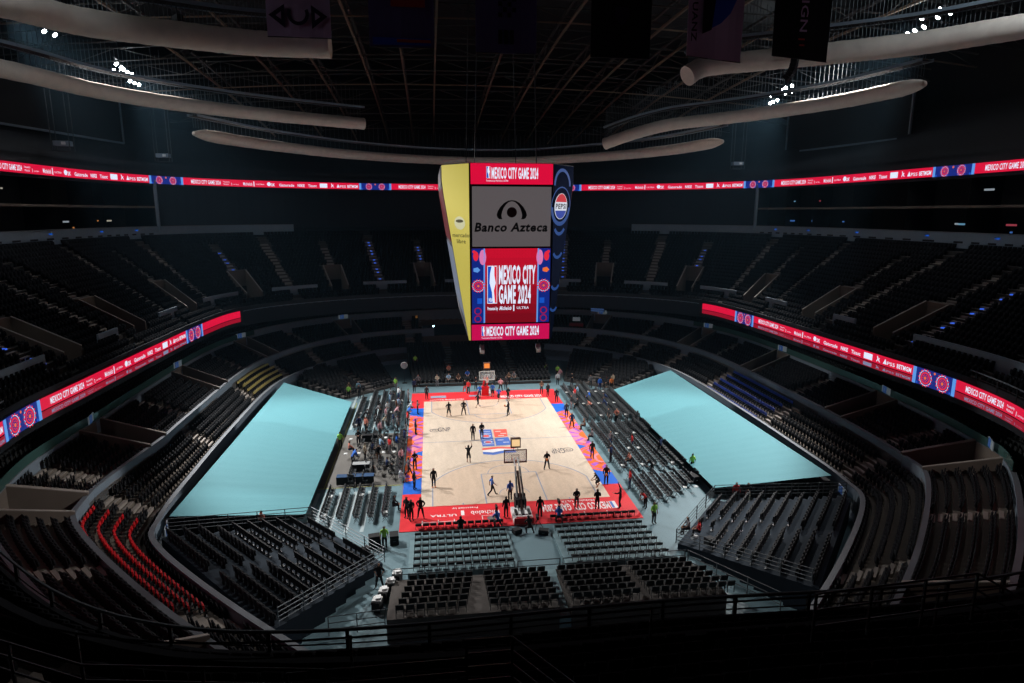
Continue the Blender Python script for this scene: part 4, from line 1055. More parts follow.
# ------------------------------------------------------------------ roof steel, ducts, lamps
m_roofs = mat('roof_steel_lit', (.22,.155,.11), .6, metal=.3)  # the light on the roof steel is put into this brown
m_roofd = mat('roof_steel_dark', (.06,.055,.052), .7)
def arch(x, y): return 43.0-5.5*(y/75.0)**2-3.5*(x/60.0)**2
for x in (-26,-20,-14,-9.3,-5.3,2.5,8,13,17.5,22,28,35,-34):
    mb = MB(); N = 12; ys = [-30+105*k/N for k in range(N+1)]
    for a, b in zip(ys[:-1], ys[1:]):
        mb.bar((x,a,arch(x,a)-1.5), (x,b,arch(x,b)-1.5), .22, .22, m_roofs)
        mb.bar((x,a,arch(x,a)), (x,b,arch(x,b)), .25, .25, m_roofd); mb.bar((x,a,arch(x,a)-1.5), (x,(a+b)/2,arch(x,(a+b)/2)), .1, .1, m_roofd); mb.bar((x,(a+b)/2,arch(x,(a+b)/2)), (x,b,arch(x,b)-1.5), .1, .1, m_roofd)
    struct(mb.build('roof_truss'), 'long dark steel truss running the length of the roof', 'truss')
for y in (-6, 2, 9, 16, 23, 30, 37, 45, 54, 64):
    mb = MB(); N = 12; xs = [-56+112*k/N for k in range(N+1)]
    for a, b in zip(xs[:-1], xs[1:]):
        mb.bar((a,y,arch(a,y)-.8), (b,y,arch(b,y)-.8), .14, .14, m_roofs if y in (9, 37) else m_roofd); mb.bar((a,y,arch(a,y)+.6), (b,y,arch(b,y)+.6), .14, .14, m_roofd)
        mb.bar((a,y,arch(a,y)-.8), ((a+b)/2,y,arch((a+b)/2,y)+.6), .08, .08, m_roofd); mb.bar(((a+b)/2,y,arch((a+b)/2,y)+.6), (b,y,arch(b,y)-.8), .08, .08, m_roofd)
    struct(mb.build('roof_truss'), 'dark steel cross truss spanning the roof from side to side', 'truss')

def smooth_path(P, n=8):
    P = [Vector(p) for p in P]; out = []
    for i in range(len(P)-1):
        a, b, c, d = P[max(i-1,0)], P[i], P[i+1], P[min(i+2,len(P)-1)]
        for k in range(n):
            t = k/n; out.append(.5*((2*b)+(c-a)*t+(2*a-5*b+4*c-d)*t*t+(3*b-a-3*c+d)*t**3))
    out.append(P[-1]); return out
def duct(P, r, label, catwalk=True, seed=0, taper=(0, 0)):
    rr = random.Random(seed); dz = {1: .2, 2: .2, 3: .28, 4: .28, 5: .22}.get(seed, 0); r -= dz; path = smooth_path([(p[0], p[1], p[2]-dz) for p in P], 10); mb = MB(); pts = []; rad = []
    for k in range(len(path)-1):
        for t in (0, .5): pts.append(path[k].lerp(path[k+1], t)); rad.append(r*(1+rr.uniform(-.025, .025)))
    pts.append(path[-1]); rad.append(r*.97)
    for k in range(8):
        if taper[0]: rad[k] *= .35+.65*math.sin(k/8*PI/2)
        if taper[1]: rad[-1-k] *= .35+.65*math.sin(k/8*PI/2)
    mb.tube(pts, rad, m_duct, n=20)
    o = mb.build('air_duct', smooth=True); tag(o, label, 'duct')
    for end in (path[0], path[-1]):
        q = path[1]-path[0] if end is path[0] else path[-2]-path[-1]
        if taper[0 if end is path[0] else 1]: continue
        l = MB(); e = end; d = q.normalized(); l.tube([e-d*.05, e+d*.12], r*1.03, m_duct, n=20); l.build('end_ring', o)
    if catwalk:
        c = MB(); up = Vector((0,0,r+1.1)); side = .55
        for k in range(len(path)-1):
            a, b = path[k], path[k+1]; d = (b-a).normalized(); s_ = Vector((-d.y, d.x, 0)).normalized()*side
            for sgn in (-1, 1): c.bar(a+up+s_*sgn, b+up+s_*sgn, .10, .22, m_conc)
            c.bar(a+up+Vector((0,0,-.05)), b+up+Vector((0,0,-.05)), .9, .05, m_dark)
        acc = 0
        w_ = tag(c.build('catwalk'), 'grey service catwalk above %s' % label.split(',')[0].replace('the ', '').replace('long beige ', ''), 'catwalk')
        h = MB(); 
        for k in range(0, len(path)-1):
            for t in (0, .5):
                p = path[k].lerp(path[k+1], t); h.bar(p+Vector((0,0,r*.9)), p+Vector((0,0,r+3.4+rr.uniform(-.6,.6))), .035, .035, m_rail)
        h.build('hanger_rods', w_)
    return o
duct([(-44,-34,34.6),(-35,-26.5,34.3),(-29.2,-20.9,34),(-26.7,-17.4,34),(-22.3,-15.2,34),(-17.6,-13.6,34),(-12.9,-13.6,34)], 1.0, 'fat beige fabric air duct at the top left, nearest the camera', seed=1)
duct([(15.0,-7.6,34.0),(16.6,-7.4,34.8),(20.4,-9.2,35),(25.4,-12.7,35),(29.3,-15.9,35),(32.8,-20.6,35),(40,-31,35)], 1.0, 'fat beige fabric air duct at the top right, nearest the camera', seed=2)
duct([(-42,-22,32.7),(-36,-9.8,32.8),(-33.7,-1.0,32.9),(-29.4,5.2,32.9),(-22.7,11,32.9),(-13.7,16.5,32.9)], .92, 'second beige air duct from the top left, ending mid air', seed=3)
duct([(13.9,13.4,30.8),(16.6,11.0,31.7),(20.0,9.6,32.5),(23.8,7.2,32.8),(27.2,3.2,32.9),(30.8,-5.0,32.9),(32.2,-13,32.9)], .92, 'second beige air duct on the right, with a bent drooping end', seed=4, taper=(0, 1))
duct([(-29.5,8.5,30.6),(-25.5,21,30.8),(-17,34,30.9),(-4.6,42,30.9),(8,42,30.9),(18,31,30.8),(23.5,20,30.7),(25.6,8,30.6)], .85, 'long beige air duct curving behind the scoreboard', seed=5, taper=(1, 1))
None and duct([(33,26,33.0),(38,14,33.2),(42,0,33.4),(44,-12,33.6)], .85, 'beige air duct far out on the right side', catwalk=False, seed=6)

m_lamp = mat('lamp_glow', (1,1,1), .3, emit=60.0, ecol=(.93,.97,1.0)); m_house = mat('lamp_housing', (.05,.05,.055), .5)
def bank(i, spots, label):
    c = Vector(BANKS[i]); root = empty('floodlight_bank', c+Vector((0,0,1.0)), 0, label, 'floodlights')
    mb = MB(); P = [Vector(s)-c-Vector((0,0,1.0)) for s in spots]
    mb.bar(P[0]+Vector((0,0,.6)), P[-1]+Vector((0,0,.6)), .15, .15, m_steel); mb.bar((0,0,.6), (0,0,4.5), .12, .12, m_steel); mb.build('frame', root)
    for p in P:
        h = MB(); tgt = (Vector((0,0,0))-(c+p)).normalized()
        h.tube([Vector((0,0,0)), tgt*.22, tgt*.42], [.10, .22, .25], m_house, n=12)
        h.bar((0,0,.55), (0,0,0), .05, .05, m_steel); ho = h.build('lamp', root, p)
        l = MB(); l.tube([tgt*.425, tgt*.45], .21, m_lamp, n=12); l.build('lens', ho)
bank(0, [(-42.8,23.9,40),(-43.1,25.8,40),(-43.3,26.9,40),(-43.5,28.4,40),(-43.6,29.8,40),(-44.8,27.7,40),(-44.7,28.9,40),(-45.8,34.5,40),(-45.8,35.8,40),(-45.7,37.0,40)], 'bank of glaring white floodlights at the upper left, far of the two')
bank(1, [(44.3,32.9,40),(44.2,31.6,40),(44.1,30.1,40),(43.7,28.3,40),(43.3,26.9,40),(43.3,25.4,40),(45.5,30.9,40),(45.7,29.5,40),(47.8,39.4,40),(47.6,38.0,40),(47.5,36.6,40)], 'bank of glaring white floodlights at the right, lower of the two')
bank(2, [(-42.0,7.8,39.5),(-41.7,9.0,39.5)], 'single bright floodlight below the left air duct')
bank(3, [(36.4,-6.8,39.5),(36.2,-8.1,39.5),(36.1,-9.3,39.5),(37.6,-7.2,39.5),(37.6,-8.5,39.5),(37.3,-9.8,39.5),(38.8,-2.2,39.5),(38.7,-3.2,39.5),(38.6,-4.4,39.5)], 'bank of glaring white floodlights at the top right corner')

bank(4, [(-31.5,-31,41.4),(-30.3,-31,41.4),(-29.1,-31,41.4)], 'small added floodlight bank over the top left duct, above the frame')  # housings added for the unseen lights on the ducts
bank(5, [(30.5,-29,41.4),(31.7,-29,41.4),(32.9,-29,41.4)], 'small added floodlight bank over the top right duct, above the frame')
def speaker_array(loc, rz, label):
    root = empty('line_array_speaker', loc, rz, label, 'loudspeaker'); a = 0; p = Vector((0,0,0))
    for k in range(7):
        a += .07*k*.6; d = Vector((0, math.sin(a), -math.cos(a)))*.34
        l = MB(); l.box((0,0,0), (1.0,.45,.32), m_black, rx=a); l.build('speaker_box', root, p); p = p+d
    l = MB(); l.bar((0,0,.15), (0,0,4.5), .06, .06, m_steel); l.build('hanger', root)
speaker_array((-23.1,-12,35.6), -.9, 'curved black loudspeaker column hanging before the top left duct')
speaker_array((21.8,-12,34.9), .9, 'curved black loudspeaker column hanging below the darkest banner')
speaker_array((13.2,-12,31.6), .6, 'small black loudspeaker column below the right duct end') if False else None

# hanging banners
m_lil = mat('lilac_cloth', (.66,.48,.76), .9); m_lil2 = mat('lilac_cloth_light', (.72,.54,.80), .9); m_nav = mat('navy_cloth', (.14,.12,.34), .9); m_blk = mat('black_cloth', (.012,.012,.014), .9)
m_dimb = mat('deep_blue_cloth', (.03,.09,.62), .9); m_dimr = mat('dull_red_cloth', (.5,.06,.06), .9); m_inkp = mat('dark_purple_ink', (.03,.02,.06), .9)
def banner(x0, x1, zb, m, label, art=None, slant=0.0):
    y = -20.0; h = 6.2; root = empty('banner', ((x0+x1)/2, y, zb), 0, label, 'banner'); wd = x1-x0
    c = MB(); NX, NY = 8, 8
    for i in range(NX):
        for j in range(NY):
            P = []
            for (a, b) in ((i,j),(i+1,j),(i+1,j+1),(i,j+1)):
                u, v = a/NX, b/NY; P.append((-wd/2+wd*u, .07*math.sin(u*9+v*2), h*v+slant*(u-.5)*(1-v)))
            c.face(P, m if not isinstance(m, tuple) else (m[0] if j < m[2] else m[1]))
    o = c.build('cloth', root); s = o.modifiers.new('s', 'SOLIDIFY'); s.thickness = .02
    if art:
        t = MB(); art(t, lambda a, b, l=0: (a, -.12-l, b)); t.build('print', o)
    b = MB(); b.tube([(-wd/2-.1,0,h), (wd/2+.1,0,h)], .05, m_steel, n=6); b.tube([(-wd/2,0,slant*-.5), (wd/2,0,slant*.5)], .03, m_steel, n=6)
    b.bar((-wd/2,0,h), (-wd/2,0,h+4), .04, .04, m_steel); b.bar((wd/2,0,h), (wd/2,0,h+4), .04, .04, m_steel); b.build('pole', root)
def art1(t, F):
    poly(t, [(-1.65,1.15),(-.75,1.75),(-.75,.45)], m_inkp, F); poly(t, [(-1.25,1.13),(-.95,1.35),(-.95,.92)], m_lil, lambda a, b, l=0: F(a, b, .01))
    poly(t, [(1.65,1.15),(.75,1.75),(.75,.45)], m_inkp, F); poly(t, [(1.25,1.13),(.95,1.35),(.95,.92)], m_lil, lambda a, b, l=0: F(a, b, .01))
    annulus(t, 0, 1.25, .42, .62, m_inkp, F, 20, PI*.85, PI*2.15)
def art2(t, F):
    rect(t, -1.7, .1, 1.7, .5, m_dimb, F); rect(t, -.3, .25, 1.7, .42, m_dimr, lambda a, b, l=0: F(a, b, .01)); rect(t, -.6, 2.2, 1.4, 3.0, m_dimr, F)
def art3(t, F):
    for i in range(4):
        for j in range(4):
            if (i+j) % 2 == 0: rect(t, -.5+i*.28, 2.0+j*.3, -.26+i*.28, 2.26+j*.3, m_blk, F)
    for k in range(3): rect(t, -.5+k*.35, .5, -.25+k*.35, 1.3, m_blk, F)
def art4(t, F):
    poly(t, [(-.45,2.9),(.45,2.9),(.45,2.4),(.2,2.0),(0,1.85),(-.2,2.0),(-.45,2.4)], m_inkp, F)
def art5(t, F):
    poly(t, [(-.75,3.6),(-.75,1.6),(-.4,1.75),(.3,2.1),(.9,2.7),(1.3,3.6)], m_dimb, F); poly(t, [(-.9,3.6),(-.9,1.45),(-.3,1.7),(-.1,3.6)], m_blk, lambda a, b, l=0: F(a, b, .01))
    add_text(t, 'JUANZ', m_inkp, lambda a, b, l=0: F(-1.6+b, 3.6-a), 0, 0, .35, 2.6, .02)
def art6(t, F):
    add_text(t, 'SIGN', m_lil, lambda a, b, l=0: F(-.2+b, 4.0-a), 0, 0, .5, 2.4, .01)
    rect(t, -.25, 1.1, .2, 1.2, m_dimr, F); rect(t, -.15, .75, .2, .85, m_dimr, F)
banner(-15.5, -11.9, 32.7, m_lil, 'lilac banner with dark lettering hanging at the left', art1)
banner(-9.7, -5.9, 32.35, m_nav, 'dark banner with dull red and blue print, second from left', art2)
banner(-3.4, .3, 32.2, m_nav, 'dark blue banner with a checked emblem, third from left', art3)
banner(3.7, 7.5, 32.15, (m_blk, m_lil2, 5), 'banner with lilac top, shield emblem and black lower half', art4)
banner(9.9, 13.5, 32.25, m_lil2, 'lilac banner with vertical letters and a blue half moon', art5, -.3)
banner(15.6, 19.4, 32.45, m_blk, 'black banner with vertical lilac letters, rightmost', art6, -.3)

# ------------------------------------------------------------------ people
SKIN = mat('skin', (.42,.24,.17), .6); HAIR = mat('dark_hair', (.012,.009,.008), .8); SHOE = mat('shoe', (.03,.03,.03), .6); SHOEW = mat('white_shoe', (.6,.6,.6), .6)
def pose_joints(pose):
    J = {'pelvis': (0,0,.94), 'spine': (0,0,1.14), 'chest': (0,0,1.36), 'neck': (0,0,1.50), 'jaw': (0,.015,1.59), 'crown': (0,0,1.72), 'nose': (0,.115,1.63),
         'earL': (-.085,0,1.64), 'earR': (.085,0,1.64)}
    def arm(s, sh, el, wr, hd):
        n = 'L' if s < 0 else 'R'
        J['sh'+n] = (s*sh[0], sh[1], sh[2]); J['el'+n] = (s*el[0], el[1], el[2]); J['wr'+n] = (s*wr[0], wr[1], wr[2])
        w_, h = Vector(J['wr'+n]), Vector((s*hd[0], hd[1], hd[2])); J['pa'+n] = tuple(h); d = (h-w_).normalized(); sd = Vector((0,1,0)) if abs(d.y) < .7 else Vector((s,0,0))
        sd = (sd-d*sd.dot(d)).normalized(); cl = d.cross(sd)*.3*(1 if s < 0 else -1)
        for k, (off, ln) in enumerate(((-.030,.060),(-.010,.075),(.011,.070),(.031,.052))):
            a = h+sd*off+d*.035; J['f%d%s' % (k, n)] = tuple(a); J['g%d%s' % (k, n)] = tuple(a+(d+cl*.4).normalized()*ln*.55); J['h%d%s' % (k, n)] = tuple(a+(d+cl*.4).normalized()*ln*.55+(d+cl*1.6).normalized()*ln*.45)
        a = h-d*.02+sd*.035*1; J['t0'+n] = tuple(a+sd*.012); J['t1'+n] = tuple(a+sd*.045+d*.03)
    def leg(s, hp, kn, an, to):
        n = 'L' if s < 0 else 'R'; J['hp'+n] = (s*hp[0],*hp[1:]); J['kn'+n] = (s*kn[0],*kn[1:]); J['an'+n] = (s*an[0],*an[1:]); J['to'+n] = (s*to[0],*to[1:])
    SH = (.185,0,1.42)
    A = lambda s: arm(s, SH, (.245,-.03,1.15), (.26,.05,.93), (.255,.075,.85))
    Lg = lambda s: leg(s, (.10,0,.88), (.11,.02,.49), (.12,-.02,.09), (.13,.15,.04))
    A(-1); A(1); Lg(-1); Lg(1)
    if pose == 'fold':
        for s in (-1, 1): arm(s, SH, (.25,.0,1.16), (.08,.21,1.13+.03*s), (-.02,.23,1.16+.03*s))
    elif pose == 'hips':
        for s in (-1, 1): arm(s, SH, (.31,-.06,1.17), (.19,.05,1.00), (.14,.09,.95)); leg(s, (.10,0,.88), (.17,.02,.48), (.23,-.02,.09), (.27,.14,.04))
    elif pose == 'walk':
        leg(-1, (.10,0,.88), (.11,.17,.52), (.11,.30,.11), (.11,.47,.07)); leg(1, (.10,0,.88), (.11,-.06,.49), (.11,-.38,.14), (.11,-.26,.04))
        arm(-1, SH, (.24,-.16,1.18), (.25,-.20,.95), (.25,-.19,.87)); arm(1, SH, (.24,.10,1.17), (.22,.27,1.02), (.21,.33,.97))
    elif pose == 'raise':
        arm(1, SH, (.30,.12,1.62), (.22,.20,1.87), (.20,.22,1.95)); arm(-1, SH, (.32,.14,1.32), (.40,.36,1.36), (.42,.44,1.38)); leg(1, (.10,0,.88), (.14,.08,.50), (.16,-.05,.10), (.17,.12,.05))
    elif pose == 'ball':
        for s in (-1, 1): arm(s, SH, (.28,.02,1.16), (.16,.26,1.08), (.12,.32,1.07)); leg(s, (.10,0,.88), (.18,.05,.48), (.24,-.02,.09), (.28,.14,.04))
    elif pose in ('sit', 'crouch', 'lean'):
        dz, dy = (-.44, 0) if pose == 'sit' else ((-.34, -.12) if pose == 'crouch' else (-.04, -.05))
        tilt = .12 if pose == 'sit' else (.55 if pose == 'crouch' else .75)
        M = Matrix.Rotation(-tilt, 3, 'X')
        for k in list(J):
            if k[:2] in ('kn', 'an', 'to'): continue
            v = Vector(J[k])-Vector((0,0,.94)); v = M @ v if k[:2] != 'hp' else v
            J[k] = (v.x, v.y+dy, v.z+.94+dz)
        if pose == 'sit':
            for s in (-1, 1):
                n = 'L' if s < 0 else 'R'; J['kn'+n] = (s*.14,.43,.52); J['an'+n] = (s*.14,.42,.10); J['to'+n] = (s*.15,.58,.05)
        elif pose == 'crouch':
            J['knL'] = (-.2,.22,.42); J['anL'] = (-.2,.02,.09); J['toL'] = (-.22,.18,.04); J['knR'] = (.22,.1,.40); J['anR'] = (.26,-.25,.12); J['toR'] = (.27,-.10,.04)
        for s in (-1, 1):
            n = 'L' if s < 0 else 'R'; sh = Vector(J['sh'+n]); fz = .54 if pose == 'sit' else sh.z-.42
            tgt = Vector((s*.13, sh.y+(.32 if pose != 'lean' else .15), fz+.06)); mid = (sh+tgt)/2+Vector((s*.10,-.06,-.06)); d = (tgt-mid).normalized()*.09
            arm(s, (abs(sh.x), sh.y, sh.z), (abs(mid.x), mid.y, mid.z), (abs(tgt.x), tgt.y, tgt.z), (abs(tgt.x+d.x), tgt.y+d.y, tgt.z+d.z))
    return J
BONES = [('pelvis','spine'),('spine','chest'),('chest','neck'),('neck','jaw'),('jaw','crown'),('jaw','nose'),('jaw','earL'),('jaw','earR')]
for n in 'LR':
    BONES += [('chest','sh'+n),('sh'+n,'el'+n),('el'+n,'wr'+n),('wr'+n,'pa'+n),('pelvis','hp'+n),('hp'+n,'kn'+n),('kn'+n,'an'+n),('an'+n,'to'+n),('pa'+n,'t0'+n),('t0'+n,'t1'+n)]
    for k in range(4): BONES += [('pa'+n,'f%d%s' % (k,n)),('f%d%s' % (k,n),'g%d%s' % (k,n)),('g%d%s' % (k,n),'h%d%s' % (k,n))]
RAD = {'pelvis': (.15,.11), 'spine': (.135,.10), 'chest': (.16,.115), 'neck': (.058,.058), 'jaw': (.078,.088), 'crown': (.082,.095), 'nose': (.016,.016), 'ea': (.018,.012),
       'sh': (.068,.066), 'el': (.046,.046), 'wr': (.030,.030), 'pa': (.040,.022), 'hp': (.098,.10), 'kn': (.062,.064), 'an': (.042,.046), 'to': (.040,.028), 'f': (.010,.010), 'g': (.009,.009), 'h': (.008,.008), 't0': (.012,.012), 't1': (.010,.010)}
def category(a, b):
    if a in ('pelvis','spine') and b in ('spine','chest'): return 'shirt'
    if b[:2] == 'sh' or (a == 'chest' and b == 'neck'): return 'shirt'
    if a[:2] == 'sh': return 'shirt'
    if a[:2] == 'el': return 'sleeve'
    if b[:2] == 'hp' or a[:2] == 'hp': return 'thigh'
    if a[:2] == 'kn': return 'shin'
    if a[:2] == 'an': return 'shoes'
    if a in ('jaw',): return 'head'
    return 'skin'
def make_figure(pose):
    J = pose_joints(pose); names = list(J); me = bpy.data.meshes.new('body'); idx = {n: i for i, n in enumerate(names)}
    me.from_pydata([J[n] for n in names], [(idx[a], idx[b]) for a, b in BONES], []); o = bpy.data.objects.new('tmp', me); C.objects.link(o)
    md = o.modifiers.new('skin', 'SKIN'); md.use_smooth_shade = True; md.branch_smoothing = .6
    for n in names:
        sv = me.skin_vertices[0].data[idx[n]]; r = RAD.get(n) or RAD.get(n[:2]) or RAD.get(n[:1]); sv.radius = r; sv.use_root = (n == 'pelvis')
    ss = o.modifiers.new('sub', 'SUBSURF'); ss.levels = 1; ss.render_levels = 1
    dg = bpy.context.evaluated_depsgraph_get(); dg.update(); ev = o.evaluated_get(dg); body = bpy.data.meshes.new_from_object(ev); bpy.data.objects.remove(o)
    body.name = 'body_'+pose; body.materials.clear(); body.materials.append(SKIN)
    co = np.array([v.co[:] for v in body.vertices]); no = np.array([v.normal[:] for v in body.vertices])
    segs = [(np.array(J[a]), np.array(J[b]), category(a, b), (RAD.get(a) or RAD.get(a[:2]) or RAD.get(a[:1]))[0]) for a, b in BONES]
    cats = []
    for p in body.polygons:
        c = co[list(p.vertices)].mean(0); best = (9, None)
        for a, b, k, r in segs:
            t = np.clip(((c-a)@(b-a))/max((b-a)@(b-a), 1e-9), 0, 1); d = np.linalg.norm(c-a-t*(b-a))-r*.5
            if d < best[0]: best = (d, k)
        cats.append(best[1])
    def garment(nm, ks, off, m):
        f = [tuple(p.vertices) for p, c in zip(body.polygons, cats) if c in ks]; used = sorted({i for q in f for i in q}); mp = {u: i for i, u in enumerate(used)}
        g = bpy.data.meshes.new(nm+'_'+pose); g.from_pydata([tuple(co[u]+no[u]*off) for u in used], [], [tuple(mp[i] for i in q) for q in f]); g.update()
        g.polygons.foreach_set('use_smooth', [True]*len(f)); g.materials.append(m); return g
    cr_, ja = Vector(J['crown']), Vector(J['jaw'])
    G = {'body': body, 'shirt_long': garment('shirt', ('shirt','sleeve'), .014, SKIN), 'shirt_short': garment('shirt', ('shirt',), .014, SKIN),
         'trousers': garment('trousers', ('thigh','shin'), .012, SKIN), 'shorts': garment('shorts', ('thigh',), .02, SKIN), 'shoes': garment('shoes', ('shoes',), .012, SHOE)}
    f = [tuple(p.vertices) for p, c in zip(body.polygons, cats) if c == 'head']
    up = (cr_-ja).normalized(); fw = Vector((0,1,0)); fw = (fw-up*fw.dot(up)).normalized(); hc = ja.lerp(cr_, .5)
    hf = [q for q in f if (lambda v: (v.dot(up) > .035 and v.dot(fw) < .075) or (v.dot(fw) < -.0 and v.dot(up) > -.06))(Vector(co[list(q)].mean(0))-hc)]
    used = sorted({i for q in hf for i in q}); mp = {u: i for i, u in enumerate(used)}
    g = bpy.data.meshes.new('hair_'+pose); g.from_pydata([tuple(co[u]+no[u]*.016) for u in used], [], [tuple(mp[i] for i in q) for q in hf]); g.update(); g.materials.append(HAIR)
    g.polygons.foreach_set('use_smooth', [True]*len(hf)); G['hair'] = g
    e = MB(); me_ = mat('eye_dark', (.01,.01,.01), .3)
    for s in (-1, 1):
        c = hc+fw*.088+Vector((s*.032,0,0))+up*.005; e.tube([c-fw*.006, c+fw*.006], .012, me_, n=6)
    c = hc+fw*.085-up*.055; e.tube([c-Vector((.022,0,0)), c+Vector((.022,0,0))], .006, mat('lips', (.25,.08,.07), .5), n=4)
    q = bpy.data.meshes.new('face_'+pose); q.from_pydata(e.v, [], e.f); [q.materials.append(x) for x in e.mats]; q.polygons.foreach_set('material_index', e.m); G['face'] = q
    return G
FIG = {}
def cloth(c):
    pal = {'black': (.012,.012,.014), 'charcoal': (.035,.037,.04), 'grey': (.18,.18,.19), 'white': (.62,.64,.66), 'light blue': (.30,.48,.66), 'blue': (.03,.14,.55), 'navy': (.015,.03,.09),
           'red': (.60,.03,.03), 'salmon': (.62,.22,.16), 'pink': (.62,.35,.38), 'hi-vis green': (.40,.78,.12), 'orange': (.75,.20,.05), 'khaki': (.50,.44,.33), 'brown': (.14,.08,.05), 'green': (.03,.22,.12), 'skin': (.42,.24,.17)}
    return mat('cloth_'+c.replace(' ', '_'), pal[c], .85)
def person(x, y, z, deg, pose, top, bot, label, long=True, short_legs=False, group=None, h=1.0, bright_shoes=False):
    if pose not in FIG: FIG[pose] = make_figure(pose)
    G = FIG[pose]; o = bpy.data.objects.new('person', G['body']); C.objects.link(o); o.location = (x, y, z); o.rotation_euler = (0, 0, math.radians(deg)); o.scale = (h, h, h)
    tag(o, label, 'person', group)
    for nm, key, m in (('shirt', 'shirt_long' if long else 'shirt_short', cloth(top)), ('shorts' if short_legs else 'trousers', 'shorts' if short_legs else 'trousers', cloth(bot)),
                       ('shoes', 'shoes', cloth('orange') if bright_shoes else SHOE), ('hair', 'hair', HAIR), ('face', 'face', None)):
        k = bpy.data.objects.new(nm, G[key]); C.objects.link(k); k.parent = o
        if m is not None and nm not in ('hair',): k.material_slots[0].link = 'OBJECT'; k.material_slots[0].material = m
    return o
F = .05
